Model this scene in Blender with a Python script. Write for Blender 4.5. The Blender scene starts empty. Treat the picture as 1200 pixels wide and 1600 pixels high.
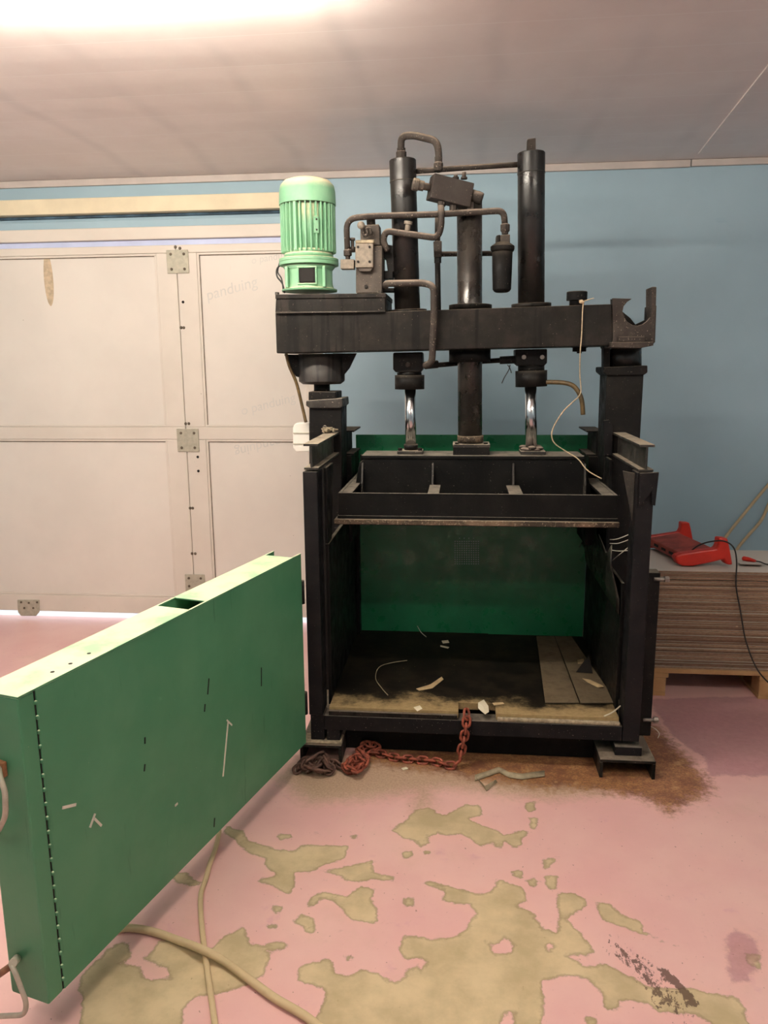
import bpy, bmesh, math, random
import numpy as np
from mathutils import Vector, Matrix, noise
random.seed(7)
C = bpy.context.scene.collection
S = bpy.context.scene

# ------------------------------------------------------------------ camera, exposure, world
F_PX, EYE = 1206.0, 1.55
YAW, PITCH, ROLL = math.radians(5.69), math.radians(10.88), math.radians(.43)
_f = Vector((-math.sin(YAW)*math.cos(PITCH), math.cos(YAW)*math.cos(PITCH), -math.sin(PITCH)))
_r0 = Vector((math.cos(YAW), math.sin(YAW), 0)); _u0 = _r0.cross(_f)
_r = _r0*math.cos(ROLL) - _u0*math.sin(ROLL); _u = _r0*math.sin(ROLL) + _u0*math.cos(ROLL)
cam_d = bpy.data.cameras.new('camera'); cam = bpy.data.objects.new('camera', cam_d); C.objects.link(cam)
cam_d.sensor_fit = 'VERTICAL'; cam_d.sensor_height = 24; cam_d.lens = 24*F_PX/1600
cam_d.clip_start = .05
cam.matrix_world = Matrix((( _r.x, _u.x, -_f.x, 0), (_r.y, _u.y, -_f.y, 0), (_r.z, _u.z, -_f.z, EYE), (0, 0, 0, 1)))
S.camera = cam
S.view_settings.view_transform = 'Standard'; S.view_settings.look = 'None'
S.view_settings.gamma = 1; S.view_settings.use_curve_mapping = False
S.view_settings.exposure = 0.42
W = bpy.data.worlds.new('world'); S.world = W; W.use_nodes = True
W.node_tree.nodes['Background'].inputs[0].default_value = (.86, .93, 1, 1)
W.node_tree.nodes['Background'].inputs[1].default_value = 1.5
LAMP_WARM = (1, .905, .775)
LAMP_POWER = [165.0, 95.0, 65.0, 90.0]      # emission of the tubes, one per fixture
EYEV = Vector((0, 0, EYE))


def U(px, py, Y=None, Z=None, X=None):
    """point of the room seen at photo pixel (px, py) lying on the given plane"""
    d = _f + _r*((px-600)/F_PX) - _u*((py-800)/F_PX)
    if Y is not None: t = Y/d.y
    elif Z is not None: t = (Z-EYE)/d.z
    else: t = X/d.x
    return EYEV + d*t


def mpp(Y, py=700):
    """metres per photo pixel at depth Y"""
    return (U(600, py, Y=Y)-EYEV).dot(_f)/F_PX


# ------------------------------------------------------------------ materials
def nt(name):
    m = bpy.data.materials.new(name); m.use_nodes = True
    n = m.node_tree.nodes; l = m.node_tree.links
    b = n['Principled BSDF']
    return m, n, l, b


class G:
    """tiny node-graph helper"""
    def __init__(s, name):
        s.m, s.n, s.l, s.b = nt(name)
        s.co = s.n.new('ShaderNodeNewGeometry').outputs['Position']

    def lk(s, a, b):
        if isinstance(a, (int, float)): b.default_value = a
        elif isinstance(a, tuple): b.default_value = a if len(a) == 4 else (*a, 1)
        else: s.l.new(a, b)

    def noise(s, scale, detail=4, rough=.6, vec=None, stretch=None):
        t = s.n.new('ShaderNodeTexNoise'); t.inputs['Scale'].default_value = scale
        t.inputs['Detail'].default_value = detail; t.inputs['Roughness'].default_value = rough
        v = vec or s.co
        if stretch:
            mp = s.n.new('ShaderNodeMapping'); mp.inputs['Scale'].default_value = stretch
            s.l.new(v, mp.inputs[0]); v = mp.outputs[0]
        s.l.new(v, t.inputs['Vector']); return t.outputs['Fac']

    def ramp(s, x, a, b, y0=0., y1=1., smooth=True):
        t = s.n.new('ShaderNodeMapRange'); t.interpolation_type = 'SMOOTHSTEP' if smooth else 'LINEAR'
        t.inputs[1].default_value = a; t.inputs[2].default_value = b
        t.inputs[3].default_value = y0; t.inputs[4].default_value = y1
        s.lk(x, t.inputs[0]); return t.outputs[0]

    def math(s, op, a, b=0.):
        t = s.n.new('ShaderNodeMath'); t.operation = op; s.lk(a, t.inputs[0]); s.lk(b, t.inputs[1]); return t.outputs[0]

    def mix(s, f, a, b):
        t = s.n.new('ShaderNodeMix'); t.data_type = 'RGBA'
        s.lk(f, t.inputs[0]); s.lk(a, t.inputs[6]); s.lk(b, t.inputs[7]); return t.outputs[2]

    def xyz(s, v=None):
        t = s.n.new('ShaderNodeSeparateXYZ'); s.l.new(v or s.co, t.inputs[0]); return t.outputs

    def nz(s):
        g = s.n.new('ShaderNodeNewGeometry'); return s.xyz(g.outputs['Normal'])[2]

    def attr(s, name):
        t = s.n.new('ShaderNodeAttribute'); t.attribute_name = name; return t.outputs['Fac']

    def bump(s, h, strength=.3, dist=.002):
        t = s.n.new('ShaderNodeBump'); t.inputs['Strength'].default_value = strength; t.inputs['Distance'].default_value = dist
        s.lk(h, t.inputs['Height']); s.l.new(t.outputs[0], s.b.inputs['Normal'])

    def done(s, col, rough=.5, metal=0., spec=.5):
        s.lk(col, s.b.inputs['Base Color']); s.lk(rough, s.b.inputs['Roughness']); s.lk(metal, s.b.inputs['Metallic'])
        s.b.inputs['Specular IOR Level'].default_value = spec
        return s.m


def plain(name, c, rough=.6, var=.15, scale=12, metal=0., spec=.4):
    g = G(name); f = g.noise(scale, 5)
    d = tuple(x*(1-var) for x in c); e = tuple(min(1, x*(1+var)) for x in c)
    return g.done(g.mix(g.ramp(f, .3, .7), d, e), rough, metal, spec)


def dirty(name, base, worn, dust, dust_amt=1., speck=.69, rough=.45, spec=.4, streak=0., up0=.45, up1=.95):
    """painted steel: worn patches, pale specks, dust lying on what faces up"""
    g = G(name)
    c = g.mix(g.ramp(g.noise(9, 6, .65), .42, .68), base, worn)
    if streak:
        st = g.ramp(g.noise(26, 3, .6, stretch=(1, 1, .06)), .5, .62, 0, streak)
        c = g.mix(st, c, tuple(x*.25 for x in base))
    c = g.mix(g.ramp(g.noise(150, 2, .5), speck, speck+.04, 0, .75), c, dust)
    up = g.ramp(g.nz(), up0, up1)
    dn = g.ramp(g.noise(22, 6, .7), .25, .6, .35, 1.)
    c = g.mix(g.math('MULTIPLY', g.math('MULTIPLY', up, dn), dust_amt), c, dust)
    r = g.math('ADD', g.ramp(g.noise(14, 4), .3, .7, rough-.12, rough+.15), g.math('MULTIPLY', up, .3))
    g.bump(g.noise(90, 4, .6), .25, .002)
    return g.done(c, r, 0, spec)


M = {}
M['black'] = dirty('black_paint', (.0065, .006, .006), (.013, .011, .0095), (.16, .135, .105), .8, spec=.15, rough=.55)
M['beam'] = dirty('beam_paint', (.010, .0085, .0072), (.023, .018, .0145), (.2, .165, .125), .85, .70, .55, .2, streak=.9)
M['post'] = dirty('post_paint', (.0068, .0068, .008), (.013, .011, .0115), (.17, .15, .12), .8, .7, .55, .15)
M['pipe'] = dirty('dusty_pipe', (.034, .027, .023), (.065, .052, .043), (.33, .265, .215), 1., .66, .7, .25, 0, .1, .85)
M['valve'] = dirty('dusty_valve_paint', (.06, .049, .041), (.09, .075, .063), (.42, .33, .24), 1., .66, .75, .25, 0, .2, .9)
M['gloss'] = dirty('glossy_black_cylinder', (.008, .0072, .007), (.017, .014, .012), (.14, .12, .1), .5, .74, .36, .5)
M['dust'] = plain('settled_dust', (.30, .25, .17), .95, .35, 60)
M['rail'] = dirty('dusty_rail', (.02, .018, .016), (.05, .042, .034), (.42, .36, .27), 1., .68)
M['frame'] = dirty('platen_paint', (.005, .005, .005), (.009, .0085, .008), (.26, .235, .19), .95, .72, .55, .12)
M['lip'] = dirty('worn_platen_edge', (.035, .024, .015), (.16, .11, .07), (.3, .24, .17), 1., .6, .8)
M['mint'] = dirty('mint_green_paint', (.20, .43, .255), (.245, .47, .29), (.80, .76, .52), 1.15, .76, .5, .4, 0, .12, .75)
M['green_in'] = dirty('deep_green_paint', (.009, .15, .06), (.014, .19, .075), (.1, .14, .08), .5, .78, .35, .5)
M['inner'] = dirty('scraped_black_liner', (.005, .005, .005), (.009, .0085, .0075), (.20, .175, .13), .7, .715, .5, .15)
M['dark'] = plain('dark_opening', (.008, .006, .005), .8)
M['chrome'] = plain('chromed_rod', (.62, .64, .66), .2, .05, 20, 1.)
M['knob'] = plain('dusty_grey_fitting', (.23, .195, .155), .8, .2, 60)
M['white_plastic'] = plain('white_plastic', (.82, .79, .72), .45, .04)
M['steel'] = plain('dull_steel', (.30, .27, .24), .45, .25, 40, .7)
M['hinge'] = plain('grey_hinge_steel', (.46, .43, .34), .5, .12, 40, .2)
M['screw'] = plain('dark_screw', (.14, .11, .08), .5, .2, 50, .4)
M['door_panel'] = None
M['hose'] = plain('brown_rubber_hose', (.10, .065, .025), .5, .4, 40)
M['cable_black'] = plain('black_cable', (.015, .014, .014), .5)
M['cable_cream'] = plain('cream_cable', (.58, .45, .28), .6, .1)
M['cable_floor'] = dirty('beige_cable', (.62, .48, .28), (.52, .40, .23), (.62, .50, .32), .5, .8, .6)
M['twine'] = plain('straw_twine', (.55, .43, .28), .9, .2, 90)
M['chain_red'] = plain('rust_red_chain', (.25, .062, .035), .65, .5, 45)
M['chain_dark'] = plain('rust_brown_chain', (.10, .052, .038), .7, .6, 45)
M['red'] = plain('red_plastic', (.55, .025, .012), .38, .1)
M['red_dull'] = plain('dusty_red_plastic', (.30, .05, .035), .6, .35, 15)
M['kraft'] = plain('kraft_strip', (.45, .33, .18), .8, .2, 20)
M['paper'] = plain('white_paper', (.72, .66, .50), .85, .1)
M['strap'] = plain('white_strapping', (.70, .66, .56), .6, .1)
M['film'] = plain('grey_film', (.31, .26, .17), .6, .3, 18)
M['pallet'] = dirty('pallet_wood', (.42, .23, .10), (.50, .30, .14), (.5, .36, .2), .4, .8, .8)


def mk_gate():
    g = G('gate_green_paint')
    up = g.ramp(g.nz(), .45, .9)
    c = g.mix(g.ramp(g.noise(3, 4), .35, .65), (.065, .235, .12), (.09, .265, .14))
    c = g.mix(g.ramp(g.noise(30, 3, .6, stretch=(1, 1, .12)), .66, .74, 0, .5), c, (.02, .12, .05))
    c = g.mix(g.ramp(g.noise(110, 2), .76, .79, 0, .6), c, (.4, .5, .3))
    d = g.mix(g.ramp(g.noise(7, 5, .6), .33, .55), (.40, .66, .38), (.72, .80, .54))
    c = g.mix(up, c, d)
    g.bump(g.noise(40, 4), .15, .003)
    return g.done(c, g.ramp(g.noise(5, 3), .3, .7, .42, .6), 0, .4)


M['gate'] = mk_gate()


def mk_wall():
    g = G('blue_wall_paint')
    c = g.mix(g.ramp(g.noise(1.3, 5, .6), .3, .7), (.37, .515, .60), (.41, .565, .655))
    c = g.mix(g.ramp(g.noise(16, 4, .6, stretch=(.25, 1, 1)), .64, .74, 0, .35), c, (.31, .47, .58))
    c = g.mix(g.ramp(g.noise(45, 3), .74, .8, 0, .6), c, (.15, .24, .30))
    g.bump(g.noise(6, 5, .6), .2, .01)
    return g.done(c, .55, 0, .3)


M['wall'] = mk_wall()


def mk_ceiling():
    g = G('ceiling_panel_paint')
    x, y, z = g.xyz()
    c = g.mix(g.ramp(g.noise(2.2, 5, .65), .3, .7), (.79, .695, .665), (.85, .765, .735))
    # grimy ghost lines under the joists, 0.74 m apart
    w = g.math('ADD', x, g.ramp(g.noise(1.2, 1), 0, 1, -.06, .06))
    w = g.math('ADD', g.math('DIVIDE', w, .47), .29)
    w = g.math('ABSOLUTE', g.math('SUBTRACT', g.math('FRACT', w), .5))
    ghost = g.math('MULTIPLY', g.ramp(w, .0, .13, 1, 0), g.ramp(g.noise(1.6, 1), .36, .60, .02, .17))
    c = g.mix(ghost, c, (.40, .37, .37))
    # tongue joints of the boards, running along the wall
    v = g.math('FRACT', g.math('DIVIDE', y, .252))
    v = g.math('ABSOLUTE', g.math('SUBTRACT', v, .5))
    c = g.mix(g.ramp(v, .0, .018, .55, 0), c, (.92, .87, .85))
    g.bump(v, .2, .01)
    return g.done(c, .4, 0, .4)


M['ceiling'] = mk_ceiling()


def mk_floor():
    g = G('peeling_pink_floor_paint')
    n1, n2, n3 = g.noise(3, 6, .6), g.noise(34, 8, .72), g.noise(120, 3, .6)
    pink = g.mix(g.ramp(n1, .3, .7), (.74, .435, .42), (.79, .505, .465))
    pink = g.mix(g.ramp(g.noise(7, 5, .6), .62, .74, 0, .5), pink, (.62, .32, .40))
    pink = g.mix(g.ramp(g.noise(60, 3), .72, .78, 0, .5), pink, (.32, .17, .15))
    pink = g.mix(g.ramp(g.noise(2.1, 6, .7), .52, .72, 0, .55), pink, (.66, .44, .36))
    pink = g.mix(g.ramp(g.noise(18, 6, .75), .60, .72, 0, .45), pink, (.50, .30, .29))
    pink = g.mix(g.ramp(g.noise(75, 3, .5), .70, .74, 0, .75), pink, (.26, .15, .11))
    tan = g.mix(g.ramp(g.noise(8, 6, .6), .3, .7), (.46, .37, .22), (.66, .53, .33))
    tan = g.mix(g.ramp(g.noise(50, 4), .68, .76, 0, .5), tan, (.24, .18, .09))
    s = g.math('ADD', g.attr('bare'), g.math('MULTIPLY', g.math('SUBTRACT', n2, .5), .035))
    s = g.math('ADD', s, g.math('MULTIPLY', g.math('SUBTRACT', g.noise(9, 3), .5), .03))
    c = g.mix(g.ramp(s, -.001, .002), pink, tan)
    edge = g.math('MULTIPLY', g.ramp(s, -.004, .001), g.ramp(s, .002, .010, 1, 0))
    c = g.mix(g.math('MULTIPLY', edge, .5), c, (.27, .20, .12))
    # press shadow painted over dirty floor on the right, rust and dirt round the machine, rubber marks
    shd = g.math('ADD', g.attr('shade_stain'), g.math('MULTIPLY', g.math('SUBTRACT', g.noise(12, 8, .75), .5), .09))
    c = g.mix(g.ramp(shd, -.006, .014, 0, .50), c, g.mix(g.ramp(n2, .35, .65), (.25, .085, .12), (.36, .15, .20)))
    gr = g.math('ADD', g.attr('grime'), g.math('MULTIPLY', g.math('SUBTRACT', n2, .5), .14))
    c = g.mix(g.ramp(gr, -.06, .07, 0, .75), c, g.mix(g.ramp(n3, .35, .65), (.33, .25, .14), (.46, .36, .22)))
    rs = g.math('ADD', g.attr('rust'), g.math('MULTIPLY', g.math('SUBTRACT', n2, .5), .22))
    rust = g.mix(g.ramp(n2, .35, .65), (.22, .08, .03), (.42, .225, .085))
    rust = g.mix(g.ramp(n3, .4, .7, 0, .8), rust, (.10, .035, .02))
    rust = g.mix(g.ramp(g.noise(9, 8, .75), .47, .60, 0, .85), rust, (.13, .042, .022))
    rust = g.mix(g.ramp(g.noise(13, 6, .7), .58, .68, 0, .7), rust, (.50, .33, .16))
    c = g.mix(g.ramp(rs, -.03, .05, 0, .92), c, rust)
    ty = g.math('ADD', g.attr('tyre'), g.math('MULTIPLY', g.math('SUBTRACT', g.noise(70, 4, .7, stretch=(1, .6, 1)), .56), .22))
    c = g.mix(g.ramp(ty, -.005, .012, 0, .85), c, (.085, .045, .032))
    g.bump(g.ramp(s, -.002, .003, 1, 0), .35, .002)
    return g.done(c, g.ramp(s, -.001, .002, .42, .68), 0, .4)


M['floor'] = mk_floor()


def mk_board():
    g = G('baling_chamber_floor')
    x, y, z = g.xyz()
    n = g.noise(11, 6, .65)
    c = g.mix(g.ramp(n, .4, .7), (.006, .005, .0038), (.018, .014, .009))
    dust = g.mix(g.noise(60, 4), (.24, .17, .075), (.46, .34, .18))
    f = g.math('ADD', y, g.ramp(g.noise(8, 6, .7), 0, 1, -.13, .13))
    c = g.mix(g.ramp(f, 2.84, 2.97, .95, 0), c, dust)
    c = g.mix(g.ramp(g.noise(70, 3), .70, .76, 0, .6), c, dust)
    return g.done(c, .6, 0, .12)


M['board'] = mk_board()
M['plank'] = dirty('worn_floor_planks', (.045, .034, .02), (.08, .06, .035), (.20, .15, .085), .45, .7, .7)


def mk_door(name, c0, c1):
    g = G(name)
    c = g.mix(g.ramp(g.noise(2, 4), .3, .7), c0, c1)
    c = g.mix(g.ramp(g.noise(4, 6, .7, stretch=(1, 1, .5)), .66, .78, 0, .35), c, (.55, .42, .27))
    c = g.mix(g.ramp(g.noise(30, 3), .745, .78, 0, .8), c, (.28, .21, .15))
    return g.done(c, .4, 0, .35)


M['door_panel'] = mk_door('door_panel_white', (.74, .685, .62), (.80, .74, .67))
M['door_rail'] = mk_door('door_rail_white', (.70, .635, .56), (.78, .71, .63))
M['trim'] = plain('cream_trim', (.58, .51, .47), .55, .08, 5)
M['yellow'] = plain('yellow_lintel_paint', (.80, .70, .50), .6, .08, 4)
M['pale_blue'] = plain('pale_lavender_strip', (.60, .66, .90), .5, .08, 4)
M['lintel_shade'] = plain('painted_lintel_shade', (.05, .09, .13), .8, .6, 9)
M['panel_shade_line'] = plain('painted_panel_shade', (.20, .16, .12), .7, .3, 30)
M['print'] = plain('faint_film_print', (.68, .65, .605), .5, .05)
M['print_blue'] = plain('faint_blue_film_print', (.42, .52, .57), .5, .05)


def mk_card():
    g = G('corrugated_cardboard_edge')
    oi = g.n.new('ShaderNodeObjectInfo').outputs['Random']
    c = g.mix(oi, (.17, .10, .065), (.34, .225, .15))
    c = g.mix(g.ramp(g.noise(60, 3, .6, stretch=(1, 1, 4)), .4, .7, 0, .6), c, (.13, .075, .045))
    c = g.mix(g.ramp(g.nz(), .5, .9), c, (.60, .54, .48))
    return g.done(c, .85, 0, .2)


M['card'] = mk_card()


def mk_tube():
    m, n, l, b = nt('lit_fluorescent_tube')
    b.inputs['Base Color'].default_value = (1, 1, 1, 1)
    b.inputs['Emission Color'].default_value = (*LAMP_WARM, 1)
    return m, b


# ------------------------------------------------------------------ mesh building
class MB:
    def __init__(s): s.v, s.f, s.sm = [], [], []

    def add(s, vs, fs, smooth=False):
        o = len(s.v); s.v += [Vector(v) for v in vs]
        for f in fs: s.f.append([i+o for i in f]); s.sm.append(smooth)
        return s

    def box(s, x0, x1, y0, y1, z0, z1):
        return s.add([(x0, y0, z0), (x1, y0, z0), (x1, y1, z0), (x0, y1, z0), (x0, y0, z1), (x1, y0, z1), (x1, y1, z1), (x0, y1, z1)],
                     [(0, 3, 2, 1), (4, 5, 6, 7), (0, 1, 5, 4), (1, 2, 6, 5), (2, 3, 7, 6), (3, 0, 4, 7)])

    def obox(s, c, ax, ay, az, hx, hy, hz):
        """oriented box: centre, unit axes, half sizes"""
        c = Vector(c); ax, ay, az = Vector(ax)*hx, Vector(ay)*hy, Vector(az)*hz
        vs = [c+ax*i+ay*j+az*k for k in (-1, 1) for i, j in ((-1, -1), (1, -1), (1, 1), (-1, 1))]
        return s.add(vs, [(0, 3, 2, 1), (4, 5, 6, 7), (0, 1, 5, 4), (1, 2, 6, 5), (2, 3, 7, 6), (3, 0, 4, 7)])

    def prism(s, poly, ext):
        """planar outline swept by vector ext"""
        poly = [Vector(p) for p in poly]; n = len(poly); e = Vector(ext)
        nrm = Vector((0, 0, 0))
        for i in range(n): nrm += poly[i].cross(poly[(i+1) % n])
        if nrm.dot(e) > 0: poly = poly[::-1]
        return s.add(poly+[p+e for p in poly], [list(range(n)), list(range(2*n-1, n-1, -1))] +
                     [(i, i+n, (i+1) % n+n, (i+1) % n) for i in range(n)])

    def lathe(s, p, d, prof, n=32, smooth=True, cap=True):
        """surface of revolution round axis p + t d, prof = [(t, r)]"""
        p = Vector(p); d = Vector(d).normalized()
        a = d.orthogonal().normalized() if abs(d.z) < .9 else Vector((1, 0, 0)).cross(d).normalized().cross(d).normalized()
        b = d.cross(a)
        o = len(s.v); rings = []
        for i, (t, r) in enumerate(prof):
            if 0 < i < len(prof)-1:
                u, w = Vector((t-prof[i-1][0], r-prof[i-1][1])), Vector((prof[i+1][0]-t, prof[i+1][1]-r))
                sharp = u.length > 0 and w.length > 0 and u.angle(w) > math.radians(32)
            else: sharp = False
            for rep in range(2 if sharp else 1):
                for k in range(n):
                    q = 2*math.pi*k/n
                    s.v.append(p+d*t+(a*math.cos(q)+b*math.sin(q))*r)
                rings.append(sharp and rep == 0)
        for i in range(len(rings)-1):
            if rings[i]: continue
            for k in range(n):
                k2 = (k+1) % n
                s.f.append([o+i*n+k, o+i*n+k2, o+(i+1)*n+k2, o+(i+1)*n+k]); s.sm.append(smooth)
        if cap:
            s.f.append([o+k for k in range(n)][::-1]); s.sm.append(False)
            e = o+(len(rings)-1)*n; s.f.append([e+k for k in range(n)]); s.sm.append(False)
        return s

    def cyl(s, a, b, r, r2=None, n=28, smooth=True):
        a, b = Vector(a), Vector(b); L = (b-a).length
        return s.lathe(a, b-a, [(0, r), (L, r2 if r2 is not None else r)], n, smooth)

    def tube(s, pts, r, bend=None, n=12):
        """round pipe along pts; corners rounded with radius bend; bend=None: smooth curve"""
        pts = [Vector(p) for p in pts]
        if bend is None: path = spline(pts)
        else:
            path = [pts[0]]
            for i in range(1, len(pts)-1):
                a, c, b = pts[i-1], pts[i], pts[i+1]
                u, w = (a-c), (b-c); k = min(bend, u.length*.49, w.length*.49)
                p0, p1 = c+u.normalized()*k, c+w.normalized()*k
                for t in (0, .17, .33, .5, .67, .83, 1): path.append(p0*(1-t)**2+c*2*t*(1-t)+p1*t*t)
            path.append(pts[-1])
        o = len(s.v); m = len(path); prev = None
        for i, p in enumerate(path):
            d = (path[min(i+1, m-1)]-path[max(i-1, 0)]).normalized()
            if prev is None: a = d.orthogonal().normalized()
            else:
                a = prev-d*prev.dot(d)
                a = a.normalized() if a.length > 1e-6 else d.orthogonal().normalized()
            prev = a; b = d.cross(a)
            for k in range(n):
                q = 2*math.pi*k/n; s.v.append(p+(a*math.cos(q)+b*math.sin(q))*r)
        for i in range(m-1):
            for k in range(n):
                k2 = (k+1) % n
                s.f.append([o+i*n+k, o+i*n+k2, o+(i+1)*n+k2, o+(i+1)*n+k]); s.sm.append(True)
        s.f.append([o+k for k in range(n)][::-1]); s.sm.append(False)
        s.f.append([o+(m-1)*n+k for k in range(n)]); s.sm.append(False)
        return s

    def ball(s, c, r, sc=(1, 1, 1), n=16):
        prof = [(-r*math.cos(math.pi*i/10), max(1e-4, r*math.sin(math.pi*i/10))) for i in range(11)]
        o = len(s.v); s.lathe((0, 0, 0), (0, 0, 1), prof, n)
        for i in range(o, len(s.v)):
            v = s.v[i]; s.v[i] = Vector((v.x*sc[0]+c[0], v.y*sc[1]+c[1], v.z*sc[2]+c[2]))
        return s


def spline(pts, k=8):
    out = []
    for i in range(len(pts)-1):
        p0, p1, p2, p3 = pts[max(i-1, 0)], pts[i], pts[i+1], pts[min(i+2, len(pts)-1)]
        for j in range(k):
            t = j/k
            out.append(.5*((2*p1)+(p2-p0)*t+(2*p0-5*p1+4*p2-p3)*t*t+(3*p1-p0-3*p2+p3)*t**3))
    return out+[pts[-1]]


WL = {}     # world location of each object (nothing but the pieces of chains is rotated)


def obj(name, mb, mat, parent=None, bevel=0., origin=None, weld=False):
    me = bpy.data.meshes.new(name)
    lo = Vector([min(v[i] for v in mb.v) for i in range(3)]); hi = Vector([max(v[i] for v in mb.v) for i in range(3)])
    c = Vector(origin) if origin is not None else Vector(((lo.x+hi.x)/2, (lo.y+hi.y)/2, lo.z if parent is None else (lo.z+hi.z)/2))
    me.from_pydata([v-c for v in mb.v], [], mb.f)
    me.polygons.foreach_set('use_smooth', mb.sm)
    me.materials.append(M[mat] if isinstance(mat, str) else mat); me.update()
    o = bpy.data.objects.new(name, me); C.objects.link(o)
    o.location = c-(WL[parent] if parent else Vector((0, 0, 0)))
    if parent: o.parent = parent
    WL[o] = c
    if bevel:
        b = o.modifiers.new('bevel', 'BEVEL'); b.width = bevel; b.segments = 2; b.limit_method = 'ANGLE'; b.angle_limit = math.radians(40)
    return o


def tag(o, label, cat, group=None, kind=None):
    o['label'] = label; o['category'] = cat
    if group: o['group'] = group
    if kind: o['kind'] = kind
    return o


def empty(name, loc, parent=None):
    o = bpy.data.objects.new(name, None); C.objects.link(o); o.empty_display_size = .1
    WL[o] = Vector(loc); o.location = WL[o]-(WL[parent] if parent else Vector((0, 0, 0)))
    if parent: o.parent = parent
    return o


def struct(name, mb, mat, parent=None, bevel=0.):
    o = obj(name, mb, mat, parent, bevel)
    if not parent: o['kind'] = 'structure'
    return o


def PX(pts, Y):     # photo outline -> points on the plane at depth Y
    return [U(x, y, Y=Y) for x, y in pts]


def slab(name, pts, Y, depth, mat, parent, bevel=.002):
    return obj(name, MB().prism(PX(pts, Y), (0, depth, 0)), mat, parent, bevel)


def rect(x0, y0, x1, y1): return [(x0, y0), (x1, y0), (x1, y1), (x0, y1)]


# ------------------------------------------------------------------ the room
YW, ZC = 4.435, 2.58
XL, XR, YN = -3.2, 2.4, -2.6
DX0, DX1, DZ = -3.0, -.775, 2.31         # garage door opening

# floor with the traced bare patches
A3 = lambda L: [(180+x/2.727, 1180+y/2.727) for x, y in L]
A4 = lambda L: [(580+x/3.75, 1180+y/3.75) for x, y in L]
A5 = lambda L: [(860+x/3.53, 1180+y/3.53) for x, y in L]
BARE = [
    A3([(470,300),(540,320),(570,365),(690,400),(760,410),(800,380),(990,390),(980,440),(880,465),(830,500),(770,500),(770,560),(740,590),(670,560),(600,545),(620,520),(690,515),(640,470),(640,440),(560,410),(520,370),(460,330)]),
    A3([(880,490),(960,480),(1090,450),(1100,500),(1190,520),(1180,535),(1100,530),(1040,545),(980,535),(960,510)]),
    A3([(825,640),(840,600),(890,580),(990,600),(1050,555),(1110,570),(1085,610),(1120,660),(1110,715),(1060,710),(1000,700),(970,660),(930,620),(870,610),(855,640)]),
    A3([(760,710),(800,675),(850,700),(855,750),(820,765),(790,730)]),
    A3([(690,335),(750,335),(755,355),(700,360)]), A3([(240,500),(300,505),(370,540),(340,560),(260,545)]),
    A3([(0,800),(60,800),(70,850),(20,890),(110,900),(120,940),(160,960),(240,950),(210,910),(110,870),(200,790),(330,790),(400,830),(470,765),(550,725),(575,800),(635,815),(655,860),(640,940),(590,960),(540,990),(430,1015),(340,1030),(290,1075),(285,1200),(-150,1200),(-150,950)]),
    A3([(640,720),(690,720),(690,745),(650,745)]), A3([(620,800),(720,790),(750,820),(660,830)]), A3([(670,645),(710,650),(700,675),(675,670)]),
    A3([(975,855),(1010,855),(1015,875),(985,880)]), A3([(995,340),(1035,342),(1030,355),(1000,352)]),
    [(660,1380),(671,1377),(745,1397),(769,1393),(777,1375),(815,1385),(823,1396),(821,1409),(807,1415),(836,1428),(847,1452),(868,1457),(873,1441),(869,1407),(871,1393),
     (897,1395),(917,1407),(912,1418),(885,1435),(908,1460),(928,1486),(917,1494),(885,1493),(917,1511),(945,1504),(973,1520),(1013,1543),(1087,1545),(1152,1560),(1167,1577),(1169,1620),
     (1123,1610),(1092,1585),(1030,1581),(1013,1568),(973,1565),(965,1582),(942,1577),(939,1551),(917,1528),(888,1524),(847,1532),(849,1559),(844,1640),(480,1640),(495,1583),(510,1550),(495,1541),(466,1532),(466,1510),
     (484,1503),(517,1497),(525,1521),(550,1525),(569,1514),(620,1536),(633,1524),(636,1511),(652,1508),(660,1517),(669,1505),(657,1495),(633,1500),(623,1484),(631,1460),(673,1467),(713,1463),(737,1447),(737,1436),(745,1428),(735,1413),(705,1412),(689,1407),(695,1393)],
    A4([(125,440),(200,390),(250,325),(330,310),(430,355),(550,290),(640,295),(650,355),(560,365),(600,395),(700,430),(780,465),(850,445),(900,440),(920,460),(880,500),(880,530),(830,540),(790,510),(770,550),(720,545),(720,510),(640,530),(580,490),(520,460),(440,465),(390,450),(340,480),(320,470),(340,510),(300,540),(270,510),(190,490)]),
    A4([(895,280),(960,270),(965,320),(930,335),(900,310)]), A4([(920,360),(970,370),(975,440),(940,430)]), A4([(1010,600),(1070,610),(1060,640),(1015,660)]),
    A4([(1025,710),(1085,710),(1090,790),(1050,790),(1020,750)]), A4([(910,740),(950,720),(980,745),(950,775)]), A4([(180,570),(240,565),(240,600),(190,600)]),
    A4([(190,840),(250,840),(250,885),(200,885)]), A4([(310,560),(355,560),(350,580),(315,578)]), A4([(820,680),(885,680),(880,720),(840,710)]),
    A5([(250,810),(330,815),(390,880),(500,920),(520,970),(710,1055),(690,1058),(540,1000),(460,970),(300,910),(260,860)]),
    A5([(190,1440),(260,1450),(260,1500),(200,1500)]), A5([(1060,1090),(1150,1100),(1150,1180),(1090,1150)]),
    [(-60,1030),(20,1030),(30,1052),(-60,1066)],
]
PINK = [[(759,1471),(775,1474),(790,1464),(802,1475),(795,1488),(770,1490),(765,1478)], [(855,1475),(863,1476),(862,1488),(855,1485)], [(793,1583),(800,1583),(803,1620),(775,1620),(785,1592)]]
RUST = [[(560,1192),(560,1120),(1005,1120),(1005,1205),(860,1236),(780,1226),(700,1210),(640,1204)], [(900,1150),(1015,1120),(1045,1150),(1065,1172),(1090,1195),(1110,1218),(1114,1240),(1080,1258),(1045,1274),(1005,1250),(940,1238),(860,1232),(790,1222),(740,1208),(640,1206),(640,1170)]]
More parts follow.
